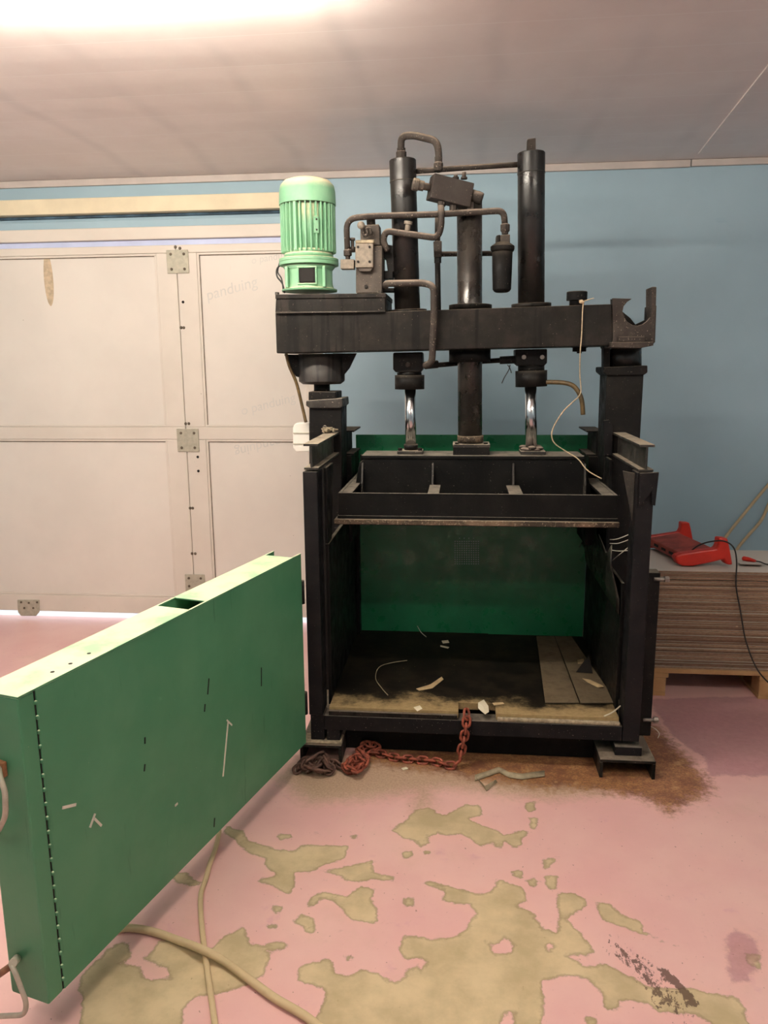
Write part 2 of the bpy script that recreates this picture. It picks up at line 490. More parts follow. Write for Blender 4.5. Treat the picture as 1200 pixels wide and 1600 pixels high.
GRIME = [[(430,1215),(470,1180),(1000,1150),(1000,1235),(860,1250),(700,1232),(560,1250),(480,1255)], [(640,1215),(680,1215),(672,1262),(650,1266)]]
SHADE_STAIN = [[(1008,1092),(1260,1085),(1260,1213),(1108,1213),(1096,1182),(1050,1150)], [(1130,1465),(1150,1452),(1182,1468),(1192,1500),(1175,1535),(1142,1540)]]  # cast shadow of the press put into the floor colour, then a stain
TYRE = [A5([(300,1020),(370,1000),(420,1060),(540,1110),(590,1190),(660,1270),(740,1340),(800,1450),(760,1490),(650,1420),(560,1390),(510,1290),(430,1190),(330,1110)])]
RUBBER = [A5([(598,1178),(640,1195),(700,1255),(770,1320),(802,1380),(780,1375),(740,1310),(680,1260)])]


def sdf(P, polys):
    """signed distance (inside positive) of floor points to a set of photo-traced outlines"""
    best = np.full(len(P), -9.)
    for L in polys:
        q = np.array([[*U(x, y, Z=0).xy] for x, y in L])
        d2 = np.full(len(P), 1e9); ins = np.zeros(len(P), bool)
        for i in range(len(q)):
            a, b = q[i], q[(i+1) % len(q)]; e = b-a
            w = P-a; t = np.clip((w@e)/max(e@e, 1e-12), 0, 1)
            d2 = np.minimum(d2, ((w-t[:, None]*e)**2).sum(1))
            c = (a[1] > P[:, 1]) != (b[1] > P[:, 1])
            with np.errstate(divide='ignore', invalid='ignore'):
                xx = a[0]+(P[:, 1]-a[1])*e[0]/(e[1] if abs(e[1]) > 1e-12 else 1e-12)
            ins ^= c & (P[:, 0] < xx)
        best = np.maximum(best, np.where(ins, 1, -1)*np.sqrt(d2))
    return best


def make_floor():
    xs = np.concatenate([[XL], np.arange(-1.75, 1.76, .013), [XR]]); ys = np.concatenate([[YN, 0., .9], np.arange(1.10, 3.2, .013), np.arange(3.22, 4.41, .03), [YW]])
    gx, gy = np.meshgrid(xs, ys); nx, ny = len(xs), len(ys)
    P = np.stack([gx.ravel(), gy.ravel()], 1)
    me = bpy.data.meshes.new('floor')
    idx = np.arange(nx*ny).reshape(ny, nx)
    fs = np.stack([idx[:-1, :-1], idx[:-1, 1:], idx[1:, 1:], idx[1:, :-1]], -1).reshape(-1, 4)
    me.from_pydata(np.c_[P, np.zeros(len(P))].tolist(), [], fs.tolist())
    bare = np.minimum(sdf(P, BARE), -sdf(P, PINK))
    for nm, val in (('bare', bare), ('rust', sdf(P, RUST)), ('grime', sdf(P, GRIME)), ('shade_stain', sdf(P, SHADE_STAIN)),
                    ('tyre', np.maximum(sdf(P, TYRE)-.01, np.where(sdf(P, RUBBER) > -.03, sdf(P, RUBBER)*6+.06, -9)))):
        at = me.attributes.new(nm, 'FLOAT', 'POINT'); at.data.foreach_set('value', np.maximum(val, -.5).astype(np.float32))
    me.materials.append(M['floor'])
    o = bpy.data.objects.new('floor', me); C.objects.link(o); o['kind'] = 'structure'


make_floor()
struct('ceiling', MB().box(XL-.1, XR+.1, YN-.1, YW+.1, ZC, ZC+.08), 'ceiling')
struct('wall_far', MB().box(DX1, XR+.1, YW, YW+.12, 0, ZC).box(XL-.1, DX0, YW, YW+.12, 0, ZC).box(DX0, DX1, YW, YW+.12, 2.19, ZC), 'wall')
struct('wall_left', MB().box(XL-.1, XL, YN, YW, 0, ZC), 'wall')
struct('wall_right', MB().box(XR, XR+.1, YN, YW, 0, ZC), 'wall')
struct('wall_near', MB().box(XL-.1, XR+.1, YN-.1, YN, 0, ZC), 'wall')
struct('ground', MB().box(-6, 3, YW+.125, 9, -.06, -.005), plain('outdoor_concrete', (.8, .8, .8), .9, .05))
struct('trim_1', MB().box(XL, 1.175, YW-.022, YW-.001, ZC-.037, ZC-.001), 'trim', bevel=.003)
struct('trim_2', MB().box(1.18, XR, YW-.024, YW-.001, ZC-.034, ZC-.001), 'trim', bevel=.003)
# joint strip across the ceiling towards the right
a, b = U(1092, 241, Z=ZC), U(1240, 55, Z=ZC); d = (b-a).normalized(); nrm = Vector((-d.y, d.x, 0))
struct('trim_3', MB().obox((a+b)/2+Vector((0, 0, -.004)), d, nrm, (0, 0, 1), (b-a).length/2-.03, .010, .0035), 'ceiling')
struct('trim_4', MB().box(DX0, -.74, YW-.075, YW-.001, 2.386, 2.468), 'yellow', bevel=.004)
struct('trim_5', MB().box(DX0, -.76, YW-.035, YW-.001, 2.312, 2.352), 'wall', bevel=.003)

struct('lintel_shade_strip', MB().box(DX0, -.755, YW-.018, YW-.001, 2.372, 2.3855), 'lintel_shade')  # dark strip standing in for the shadow under the lintel

# sectional garage door on the left
DY = 4.385
door = empty('door_1', (-1.6, DY, 0)); door['kind'] = 'structure'
XS = -1.598
obj('header', MB().box(DX0, -.77, DY-.012, YW-.001, 2.243, 2.309), 'door_rail', door, .004)
obj('weather_strip', MB().box(DX0, -.775, DY+.018, YW-.005, 2.213, 2.242), 'pale_blue', door)


def rail(x0, x1, z0, z1, nm='rail'): return obj(nm, MB().box(x0, x1, DY, DY+.045, z0, z1), 'door_rail', door, .004)


PANX = ((-2.93, -1.715), (-1.480, -.865))
for x0, x1 in ((DX0, XS-.0015), (XS+.0015, -.78)):
    rail(x0, x1, 2.168, 2.211); rail(x0, x1, 1.122, 1.195); rail(x0, x1, .048, .155)
for x0, x1 in ((PANX[0][1], XS-.0015), (XS+.0015, PANX[1][0]), (-.865, -.78)):
    rail(x0, x1, .1555, 1.1215, 'stile'); rail(x0, x1, 1.1955, 2.1675, 'stile')
for x0, x1 in PANX:
    for z0, z1 in ((.155, 1.122), (1.195, 2.168)):
        obj('door_panel', MB().box(x0-.02, x1+.005, DY+.012, DY+.04, z0, z1), 'door_panel', door)
        t = .012
        obj('panel_shade_line', MB().box(x0+t, x1-t, DY+.0085, DY+.0112, z1-t-.005, z1-t-.0005).box(x0+t, x0+t+.004, DY+.0085, DY+.0112, z0+t, z1-t-.005), 'panel_shade_line', door)  # dark lines painting the shadow at top and left panel edges
        obj('glazing_bead', MB().box(x0, x1, DY+.004, DY+.0115, z0+.001, z0+t).box(x1-t, x1, DY+.004, DY+.0115, z0+t, z1-t).box(x0, x1, DY+.004, DY+.0115, z1-t, z1-.001).box(x0, x0+t, DY+.004, DY+.0115, z0+t, z1-t), 'door_rail', door, .002)
for px0, py0, px1, py1, bolts in ((260, 391, 296, 427, 4), (276, 670, 312, 706, 4), (289, 897, 322, 934, 6)):
    a, b = U(px0, py0, Y=DY), U(px1, py1, Y=DY)
    h = obj('hinge_plate', MB().box(a.x, b.x, DY-.007, DY-.0005, b.z, a.z), 'hinge', door, .003)
    for zz in ((.18, .82) if bolts == 4 else (.16, .5, .84)):
        for xx in (.2, .8):
            p = Vector((a.x+(b.x-a.x)*xx, DY-.0065, b.z+(a.z-b.z)*zz))
            obj('bolt', MB().cyl(p, p-Vector((0, .006, 0)), .0085, .006, 8), 'screw', h)
a, b = U(28, 937, Y=DY), U(62, 962, Y=DY)
h = obj('bottom_bracket', MB().prism(PX([(28, 937), (62, 937), (62, 956), (57, 962), (34, 962), (29, 956)], DY-.001), (0, -.008, 0)), 'hinge', door, .002)
for px, py in ((33, 941), (45, 942), (58, 941), (38, 950), (52, 950)):
    p = U(px, py, Y=DY-.009); obj('bolt', MB().cyl(p, p-Vector((0, .005, 0)), .007, .005, 8), 'screw', h)
for px, py in ((274, 386), (281, 388), (283, 512), (287, 512), (290, 662), (295, 662), (297, 794), (301, 794), (300, 865), (305, 865)):
    p = U(px, py, Y=DY-.0004); obj('rivet', MB().cyl(p, p-Vector((0, .005, 0)), .009, .006, 8), 'screw', door)
for px, py in ((286, 472), (309, 714), (310, 736)):
    p = U(px, py, Y=DY-.0002); obj('keyhole', MB().lathe(p-Vector((0, .001, 0)), (0, 1, 0), [(0, .008), (.0009, .008)], 10), 'dark', door)
# long rubbed stain and marks on the left panel
p = U(76, 437, Y=DY+.0118)
obj('rub_mark', MB().add([p+Vector((.028*math.cos(q)*(1 if abs(math.sin(q)) < .9 else .8), 0, .148*math.sin(q))) for q in [2*math.pi*k/24 for k in range(24)]],
    [list(range(24))]), plain('brown_rub_mark', (.56, .44, .30), .6, .2, 30), door)


def film_text(body, px, py, size, rotz, mat):
    cu = bpy.data.curves.new('film_print', 'FONT'); cu.body = body; cu.size = size; cu.align_x = 'CENTER'; cu.align_y = 'CENTER'; cu.shear = .15
    tmp = bpy.data.objects.new('tmp', cu); C.objects.link(tmp); bpy.context.view_layer.update()
    me = bpy.data.meshes.new_from_object(tmp.evaluated_get(bpy.context.evaluated_depsgraph_get()))
    bpy.data.objects.remove(tmp)
    o = bpy.data.objects.new('film_print', me); C.objects.link(o); me.materials.clear(); me.materials.append(M[mat])
    o.parent = door; o.location = U(px, py, Y=DY+.0108)-WL[door]; o.rotation_euler = (math.radians(90), -rotz, 0)


film_text('o panduing', 352, 454, .085, math.radians(14), 'print')
film_text('o panduing', 412, 696, .080, math.radians(194), 'print')
film_text('o panduing', 418, 640-8, .075, math.radians(14), 'print')
film_text('o panduing', 425, 402, .055, math.radians(8), 'print')


# ------------------------------------------------------------------ fluorescent lamps under the ceiling; all but the first are added fill
def fluorescent(loc, length, power, label):
    root = empty('fluorescent_light', loc)
    tag(root, label, 'lamp', 'fluorescent lamps on the ceiling')
    x, y, z = loc; h = length/2
    obj('batten', MB().box(x-h-.03, x+h+.03, y-.03, y+.03, z-.045, z-.001), 'white_plastic', root, .006)
    m, b = mk_tube(); b.inputs['Emission Strength'].default_value = power
    obj('tube', MB().cyl((x-h, y, z-.068), (x+h, y, z-.068), .0165, n=16), m, root)
    for sx in (-1, 1): obj('lamp_holder', MB().box(x+sx*(h+.004)-.012, x+sx*(h+.004)+.012, y-.02, y+.02, z-.09, z-.045), 'white_plastic', root, .003)


lp = U(185, -16, Z=ZC-.07)
fluorescent((lp.x-.02, lp.y, ZC), 1.2, LAMP_POWER[0], 'lit fluorescent tube on the ceiling above the green gate, nearest the garage door')
fluorescent((lp.x-1.45, lp.y, ZC), 1.2, LAMP_POWER[1], 'added fluorescent fill tube on the ceiling, unseen left of the frame, before the garage door')  # unseen second tube, added to brighten the left floor and the door
fluorescent((-1.2, .3, ZC), 1.2, LAMP_POWER[2], 'added fluorescent fill tube on the ceiling, unseen behind the viewer, left')  # unseen fill tube, added to brighten the near end of the gate
fluorescent((1.45, .9, ZC), 1.2, LAMP_POWER[3], 'added fluorescent fill tube on the ceiling, unseen behind the viewer, right')  # unseen fill tube, added to lift the right wall and floor

# ------------------------------------------------------------------ the baling press
press = empty('baling_press', (.06, 3.25, 0))
tag(press, 'tall black hydraulic baling press with green gate swung open and green motor on top', 'baling press')
PF = 2.80                                   # plane of the front posts


def part(name, mb, mat, par=None, bevel=.002): return obj(name, mb, mat, par or press, bevel)


# feet: inverted channels lying front to back
for x0, x1, yf, ht in ((-.618, -.452, 2.775, .075), (.540, .745, 2.755, .075)):
    part('foot', MB().box(x0, x1, yf, 3.72, ht-.012, ht).box(x0, x0+.012, yf, 3.72, 0, ht-.012).box(x1-.012, x1, yf, 3.72, 0, ht-.012), 'beam')
part('foot_pad', MB().box(-.606, -.455, 2.785, 2.86, .0755, .083), 'dust')
part('foot_pad', MB().box(.60, .70, 2.79, 2.93, .0755, .11), 'post')
part('stub', MB().box(-.578, -.524, PF+.004, 2.88, .083, .1885), 'post')
part('stub', MB().box(-.514, -.462, PF+.004, 2.88, .083, .175), 'post')
# base frame and chamber floor
part('sill', MB().box(-.523, .625, PF+.002, PF+.07, .128, .188), 'post')
part('base_beam', MB().box(-.50, .60, 3.0, 3.08, .083, .16).box(-.50, .60, 3.55, 3.63, .083, .16), 'post')
nx0, nx1 = U(716, 1118, Y=2.83).x, U(775, 1118, Y=2.83).x
part('chamber_floor', MB().box(-.505, nx0, PF+.02, 3.72, .1895, .217).box(nx1, .615, PF+.02, 3.72, .1895, .214).box(nx0, nx1, PF+.10, 3.72, .1895, .217), 'board', bevel=0)
part('floor_lip', MB().box(-.505, nx0-.004, PF+.004, PF+.0195, .189, .207), 'beam')
part('floor_lip', MB().box(nx1+.004, .617, PF+.003, PF+.0195, .189, .203), 'dust', bevel=.004)
for px0, px1, pb0, pb1 in ((852, 905, 838, 866), (907, 964, 867, 893)):
    zz = .222
    q = [U(px0, 1098, Z=zz), U(px1, 1098, Z=zz), U(pb1, 994, Z=zz), U(pb0, 994, Z=zz)]
    part('floor_plank', MB().prism([(v.x, v.y, .2175) for v in q], (0, 0, .005)), 'plank', bevel=.001)
part('underside_shade_plate', MB().box(-.451, .539, 2.90, 2.91, .003, .127), 'inner')  # dark plate added for the black shade under the press
# front posts
part('front_post', MB().box(-.582, -.527, PF, PF+.10, .1895, 1.158), 'post', bevel=.003)
pr = part('front_post', MB().box(.628, .690, PF, PF+.09, .129, 1.162), 'post', bevel=.003)
obj('welded_plate', MB().prism(PX([(999, 739), (1029, 737), (1023, 790), (1018, 788), (1017, 768), (1002, 790), (997, 792)], PF-.001), (0, -.010, 0)), 'post', pr, .003)
obj('stiffener', MB().prism([(.627, PF+.03, 1.155), (.598, PF+.09, 1.155), (.627, PF+.03, .98)], (0, .012, 0)), 'rail', pr)
# columns, sockets and collars at either side
pl = part('column', MB().prism(PX(rect(483, 634, 534, 1090), 3.30), (0, .15, 0)), 'black', bevel=.004)
obj('collar', MB().prism(PX([(478, 626), (535, 622), (536, 634), (531, 638), (484, 638), (478, 634)], 3.285), (0, .18, 0)), 'rail', pl, .004)
obj('collar', MB().prism(PX(rect(482, 612, 525, 626), 3.29), (0, .165, 0)), 'black', pl, .004)
c0 = U(503, 602, Y=3.37); c1 = U(503, 612, Y=3.37)
obj('neck', MB().cyl(c1-Vector((0, 0, .01)), c0+Vector((0, 0, .01)), .035), 'black', pl)
c = U(503, 556, Y=3.36); e = U(503, 600, Y=3.36); m_ = mpp(3.36, 580)
cup = part('column_socket', MB().lathe(e, (0, 0, 1), [(0, 30*m_), (.012, 36*m_), ((c-e).length+.008, 36*m_)], 36),
           dirty('oil_streaked_socket', (.028, .024, .022), (.045, .038, .034), (.2, .16, .12), .6, .76, .5, streak=.95), bevel=.0)
for L in ([(444, 554), (468, 554), (468, 590), (462, 588), (455, 575)], [(520, 552), (557, 552), (546, 575), (538, 585), (538, 594), (530, 594)]):
    obj('gusset', MB().prism(PX(L, 3.33), (0, .014, 0)), 'black', cup)
pc = part('column', MB().prism(PX([(948, 584), (1006, 584), (1000, 690), (985, 1120), (936, 1120), (944, 690)], 3.30), (0, .16, 0)), 'black', bevel=.004)
obj('collar', MB().prism(PX([(943, 574), (1012, 571), (1012, 582), (1006, 586), (949, 587), (943, 582)], 3.285), (0, .19, 0)), 'black', pc, .004)
a, b = U(976, 574, Y=3.37), U(976, 544, Y=3.37)
obj('neck', MB().cyl(a, b, 24.5*mpp(3.37, 560)), 'gloss', pc)
obj('guide_strip', MB().prism(PX(rect(943, 541, 953, 575), 3.31), (0, .05, 0)), 'black', pc)
# guide rails (I-sections) along the chamber top
for x0, x1 in ((-.576, -.521), (.632, .684)):
    xm = (x0+x1)/2
    ib = MB().box(x0, x1, PF-.002, 3.299, 1.2535, 1.262).box(xm-.004, xm+.004, PF, 3.299, 1.174, 1.2535).box(x0, x1, PF, 3.299, 1.1655, 1.174)
    part('guide_rail', ib, 'rail', bevel=.001)
for sx, (pa, pb) in ((-1, (528, 553)), (1, (917, 944))):
    x0, x1 = U(pa, 664, Y=3.47).x, U(pb, 664, Y=3.47).x
    xm = x0+.012 if sx < 0 else x1-.012
    part('rear_guide_rail', MB().box(x0, x1, 3.465, 3.70, 1.247, 1.254).box(xm-.02, xm+.02, 3.465, 3.70, 1.15, 1.247).box(x0+.004, x1-.002, 3.465, 3.70, 1.142, 1.15), 'black', bevel=.001)
    part('upper_side_plate', MB().box(x0+(.0 if sx < 0 else .012), x1-(.012 if sx < 0 else 0), 3.46, 3.71, .74, 1.141), 'black')
part('guide_plate', MB().prism(PX([(943, 657), (952, 656), (958, 668), (957, 712), (944, 712)], 3.285), (0, .012, 0)), 'post')
p = U(505, 672, Y=3.29)
part('hook', MB().tube([p+Vector((0, 0, -.03)), p+Vector((0, 0, .01)), p+Vector((.008, 0, .018)), p+Vector((.016, 0, .008))], .005, .006, 8), 'rail', bevel=0)
d_ = MB()
for k in range(26):
    q = U(516+random.uniform(-9, 9), 675, Z=1.264); q.y = 3.25+random.uniform(-.03, .03)
    d_.obox(q+Vector((0, 0, random.uniform(.002, .02))), Matrix.Rotation(random.random()*6, 3, 'Z')@Vector((1, 0, 0)), Matrix.Rotation(random.random()*6, 3, 'Z')@Vector((0, 1, 0)), (0, 0, 1), .012, .004, .003)
part('dust_heap', d_, 'dust', bevel=0)['kind'] = 'stuff'
# chamber walls
part('side_wall', MB().box(-.521, -.506, PF+.101, 3.72, .19, .86), 'inner')
part('side_wall_upper', MB().prism([(-.521, PF+.101, .861), (-.521, 2.99, .861), (-.521, 3.06, 1.16), (-.521, PF+.101, 1.16)], (.012, 0, 0)), 'inner')
part('side_wall', MB().box(.6155, .627, PF+.10, 3.72, .19, .725), 'inner')
part('side_wall_upper', MB().box(.606, .617, 3.20, 3.299, .726, 1.16), 'inner')
# crumpled top edge of the right liner
cr = MB(); rows = []
for j in range(15):
    y = 2.90+.78*j/14
    row = []
    for i, z in enumerate((.60, .66, .73, .79, .83+.03*math.sin(j*1.7))):
        k = i/4
        off = -.030*k+.045*k*noise.noise(Vector((y*6, z*9, 3)))
        row.append((.613+min(off, -.001*i), y, z*1. if j < 9 else z-.02*k*(j-8)))
    rows.append(row)
vs = [p for r_ in rows for p in r_]
cr.add(vs, [(j*5+i, (j+1)*5+i, (j+1)*5+i+1, j*5+i+1) for j in range(14) for i in range(4)], True)
o = part('torn_liner', cr, dirty('scraped_liner_sheet', (.012, .011, .010), (.03, .027, .022), (.34, .30, .22), .6, .70, .35), bevel=0)
sd = o.modifiers.new('thickness', 'SOLIDIFY'); sd.thickness = .004
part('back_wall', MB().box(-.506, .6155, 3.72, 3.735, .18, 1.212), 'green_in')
part('wall_liner_strip', MB().box(-.5055, -.49, 3.66, 3.719, .2175, 1.10), 'inner')
# ventilation grid in the back wall: round holes with a pale rim
gm = MB()
for i in range(11):
    for j in range(11):
        p = U(711+i*3.65, 846+j*3.5, Y=3.7195)
        gm.cyl(p, p-Vector((0, .0012, 0)), .0032, n=6)
for i in range(4):
    p = U(718+i*7.3, 841, Y=3.7195); gm.cyl(p, p-Vector((0, .0012, 0)), .003, n=6)
part('vent_grid', gm, plain('daylit_vent_holes', (.34, .46, .46), .6), bevel=0)
# outer side frame on the right
sf = part('side_frame', MB().box(.715, .772, 2.96, 3.02, .0755, .752).box(.6905, .7145, 2.96, 3.02, .737, .752).box(.6905, .7145, 2.96, 3.02, .58, .595).box(.6905, .7145, 2.96, 3.02, .30, .315), 'black')
part('side_frame', MB().box(.715, .772, 3.5, 3.56, .0755, .675), 'black')
for px, py, ln in ((1022, 905, 24), (1005, 1125, 24)):
    p = U(px, py, Y=2.95); q = U(px+ln, py, Y=2.95)
    bl = obj('bolt', MB().cyl(p, q, .0075, n=10), 'steel', sf)
    obj('nut', MB().cyl(q-(q-p)*.32, q-(q-p)*.05, .013, n=6, smooth=False), 'steel', bl)
for k, (pa, pb, pc_) in enumerate((((953, 843), (965, 842), (983, 835)), ((953, 849), (966, 849), (983, 843)), ((953, 859), (966, 861), (983, 860)), ((951, 880), (966, 868), (982, 855)))):
    part('tie_wire', MB().tube([U(*pa, Y=3.05), U(*pb, Y=2.97), U(*pc_, Y=2.90)], .0016, n=6), 'strap', bevel=0)

# ---- head beam and what stands on it
YB = 3.20
part('head_beam', MB().prism(PX([(430, 488), (602, 487), (956, 475), (960, 540), (432, 552)], YB), (0, .30, 0)), 'beam', bevel=.004)
tk = part('oil_tank', MB().prism(PX([(431, 467), (602, 465), (602, 487), (430, 489)], YB-.012), (0, .30, 0)), 'beam', bevel=.003)
obj('tank_lid', MB().prism(PX([(430, 460), (603, 458), (603, 465), (430, 467)], YB-.017), (0, .31, 0)), 'beam', tk, .002)
for px, py in ((433, 459), (594, 457)):
    p = U(px, py, Y=3.2); obj('bolt', MB().cyl(p-Vector((0, 0, .004)), p+Vector((0, 0, .006)), .009, n=6, smooth=False), 'rail', tk)
obj('weld_bead', MB().tube(PX([(431, 489), (520, 488), (602, 487)], YB-.011), .0035, .01, 8), 'rail', tk)
br = part('saddle_bracket', MB().prism(PX([(880+x/6, 420+y/6) for x, y in [(465,275),(645,280),(600,310),(567,350),(556,400),(570,450),(600,497),(650,528),(700,535),(750,520),(790,490),(818,455),(835,345),(875,345),(862,690),(720,735),(450,735),(470,660)]], YB-.012), (0, .022, 0)), 'pipe', bevel=.001)
obj('upright_bar', MB().prism(PX([(1018.5, 448), (1026, 448), (1024.5, 500), (1022.5, 537), (1018, 537)], YB-.02), (0, .10, 0)), 'pipe', br, .003)
obj('bracket_shelf', MB().prism(PX([(955, 535), (1021, 534), (1021, 540), (1000, 544), (955, 543)], YB-.045), (0, .24, 0)), 'pipe', br, .002)
obj('bracket_plate', MB().prism(PX(rect(967, 526, 1008, 534), YB-.028), (0, .015, 0)), 'pipe', br, .002)
obj('bracket_plate', MB().prism(PX([(955, 467), (962, 478), (985, 497), (993, 507), (1008, 500), (1009, 480), (1016, 478), (1018, 535), (957, 538)], YB+.17), (0, .02, 0)), 'black', br, .001)
# rams
def ram(name, top, bot, w, Y, capdy):
    a, b = U(*bot, Y=Y), U(*top, Y=Y); r = w/2*mpp(Y, 350); L = (b-a).length
    ro = part(name, MB().lathe(a-(b-a).normalized()*.03, b-a, [(0, r), (L+.03-capdy, r), (L+.03-capdy+.001, r*1.015), (L+.027, r*1.015), (L+.03, r*.96)], 40), 'gloss', bevel=0)
    k = (b-a).normalized()
    obj('seam_ring', MB().lathe(b-k*(capdy+.001), k, [(0, r*1.03), (.003, r*1.03)], 40), 'rail', ro)
    return ro, a, b, k, r


YR = 3.35
rl, a, b, k, r = ram('hydraulic_ram', (629, 250), (636.5, 482), 40.5, YR, .085)
obj('base_flange', MB().lathe(U(636, 486, Y=YR)-k*.012, k, [(0, r*1.55), (.016, r*1.55)], 40), 'beam', rl)
gl = obj('gland_block', MB().prism(PX([(614, 551), (660, 550), (661, 576), (656, 582), (618, 582), (614, 577)], YR-.055), (0, .11, 0)), 'black', rl, .006)
p = U(637, 570, Y=YR-.0555); obj('port', MB().cyl(p, p-Vector((0, .006, 0)), .011, .009, 16), 'pipe', gl)
obj('gland_nut', MB().cyl(U(640, 608, Y=YR), U(640, 586, Y=YR), 23*mpp(YR, 600), n=36), 'black', rl)
obj('gland_neck', MB().cyl(U(640, 588, Y=YR), U(639, 580, Y=YR), 19*mpp(YR, 600)), 'black', rl)
obj('piston_rod', MB().cyl(U(642, 700, Y=YR), U(641, 606, Y=YR), 8.6*mpp(YR, 650)), 'chrome', rl)
ft = obj('rod_foot', MB().prism([(U(622, 706, Y=YR).x, YR-.05, 1.1672), (U(661, 706, Y=YR).x, YR-.05, 1.1672), (U(661, 706, Y=YR).x, YR+.05, 1.1672), (U(622, 706, Y=YR).x, YR+.05, 1.1672)], (0, 0, .013)), 'rail', rl, .002)
obj('rod_socket', MB().cyl(U(642, 702, Y=YR), U(642, 694, Y=YR), 11*mpp(YR, 700)), 'black', ft)
for px in (626, 657):
    p = Vector((U(px, 706, Y=YR).x, YR-.035, 1.180)); obj('bolt', MB().cyl(p, p+Vector((0, 0, .012)), .009, n=6, smooth=False), 'black', ft)

rr, a, b, k, r = ram('hydraulic_ram', (830, 239), (830, 474), 41, YR, .078)
obj('base_flange', MB().lathe(U(830, 477, Y=YR)-k*.012, k, [(0, r*1.5), (.018, r*1.5)], 40), 'beam', rr)
obj('top_stub', MB().prism(PX([(824, 217), (837, 215), (837, 236), (823, 240)], YR-.015), (0, .03, 0)), 'pipe', rr, .003)
gl = obj('gland_block', MB().prism(PX([(805, 546), (855, 545), (855, 567), (850, 572), (810, 572), (805, 568)], YR-.055), (0, .11, 0)), 'black', rr, .005)
for px in (818.5, 847):
    p = U(px, 558, Y=YR-.0555); obj('bolt', MB().cyl(p, p-Vector((0, .008, 0)), .009, n=14), 'steel', gl)
obj('gland_neck', MB().cyl(U(830, 581, Y=YR), U(830, 570, Y=YR), 20*mpp(YR, 600)), 'black', rr)
obj('gland_nut', MB().cyl(U(830, 604, Y=YR), U(830, 579, Y=YR), 24*mpp(YR, 600), n=36), 'black', rr)
obj('piston_rod', MB().cyl(U(830, 698, Y=YR), U(829, 602, Y=YR), 9*mpp(YR, 650)), 'chrome', rr)
x0, x1 = U(812, 705, Y=YR).x, U(851, 705, Y=YR).x
ft = obj('rod_foot', MB().box(x0, x1, YR-.05, YR+.05, 1.1672, 1.181), 'rail', rr, .002)
rg = MB()
for kk in range(12):
    q = 2*math.pi*kk/12
    rg.ball((U(830, 700, Y=YR).x+.034*math.cos(q), YR+.034*math.sin(q), 1.188+.006*math.sin(kk*2.3)), .014, (1.3, 1, .7), 8)
obj('oily_rag', rg, 'pipe', ft)
# centre guide
cg = part('guide_tube', MB().cyl(U(734.5, 700, Y=YR), U(733.5, 302, Y=YR), 19*mpp(YR, 520), n=40),
          dirty('worn_guide_tube', (.016, .014, .013), (.045, .038, .032), (.16, .13, .1), .5, .72, .3, .55), bevel=0)
k = Vector((0, 0, 1)); p = U(735, 479, Y=YR)
obj('base_flange', MB().lathe(p-k*.01, k, [(0, 33*mpp(YR, 480)), (.016, 33*mpp(YR, 480)), (.018, 30*mpp(YR, 480))], 40), 'beam', cg)
obj('lower_flange', MB().cyl(U(734, 566, Y=YR), U(734, 546, Y=YR), 32*mpp(YR, 550), n=40), 'black', cg)
x0, x1 = U(708, 700, Y=YR-.065).x, U(765, 700, Y=YR-.065).x
fb = obj('foot_block', MB().box(x0, x1, YR-.065, YR+.065, 1.137, 1.198), 'black', cg, .002)
obj('clamp_plate', MB().box(x0-.002, x1+.002, YR-.067, YR+.067, 1.1985, 1.211), 'rail', fb, .002)
for px in (714, 759):
    p = Vector((U(px, 688, Y=YR-.045).x, YR-.045, 1.211)); obj('bolt', MB().cyl(p, p+Vector((0, 0, .006)), .009, n=6, smooth=False), 'black', fb)
obj('wiper_ring', MB().cyl(U(735, 690, Y=YR), U(735, 680, Y=YR), 20*mpp(YR, 690), n=36), 'lip', cg)
# filler cap
p = U(901, 474, Y=YR); q = U(901, 456, Y=YR); m_ = mpp(YR, 460)
fc = part('filler_cap', MB().lathe(p-Vector((0, 0, .01)), (0, 0, 1), [(0, 11*m_), ((q-p).length*.45, 11*m_), ((q-p).length*.45+.001, 15.5*m_), ((q-p).length+.008, 15.5*m_), ((q-p).length+.011, 14.5*m_)], 30), 'black', bevel=0)
part('drain_plug', MB().lathe(U(905, 552, Y=YR), (0, 0, 1), [(0, .010), (.006, .010), (.007, .028), (.022, .028), (.023, .034), (.036, .034)], 24), 'black', bevel=0)

# ---- electric motor
YM = 3.34
mm = mpp(YM, 350)
mz = lambda py: U(481, py, Y=YM).z
mx = U(482, 380, Y=YM).x
mo = part('electric_motor', MB().lathe((mx, YM, mz(402)), (0, 0, 1), [(0, 36*mm), (mz(320)-mz(402), 36*mm)], 48), 'mint', bevel=0)
z0, z1 = mz(319), mz(277)
obj('fan_cover', MB().lathe((mx, YM, z0-.006), (0, 0, 1), [(0, 41*mm), (.0, 44.5*mm), (.004, 44.5*mm), (.052, 43.8*mm), (.075, 42*mm), (.093, 36*mm), (.101, 27*mm), (.105, 14*mm), (.106, .001)], 56, cap=False), 'mint', mo)
for kf in range(32):
    q = 2*math.pi*(kf+.5)/32
    wd = .0066 if kf % 8 == 6 else .0026
    d = Vector((math.cos(q), math.sin(q), 0)); t = Vector((-d.y, d.x, 0))
    zb, zt_ = mz(396), mz(322)
    obj('cooling_fin', MB().obox((mx+d.x*39.6*mm, YM+d.y*39.6*mm, (zb+zt_)/2), d, t, (0, 0, 1), 3.9*mm, wd, (zt_-zb)/2), 'mint', mo, .0012)
pq = Vector((mx+.052, YM-43*mm*.86, mz(358)))
np_ = obj('rib_pad', MB().obox(pq, Vector((.88, .48, 0)).normalized(), Vector((-.48, .88, 0)).normalized(), (0, 0, 1), .010, .006, .033), 'mint', mo, .002)
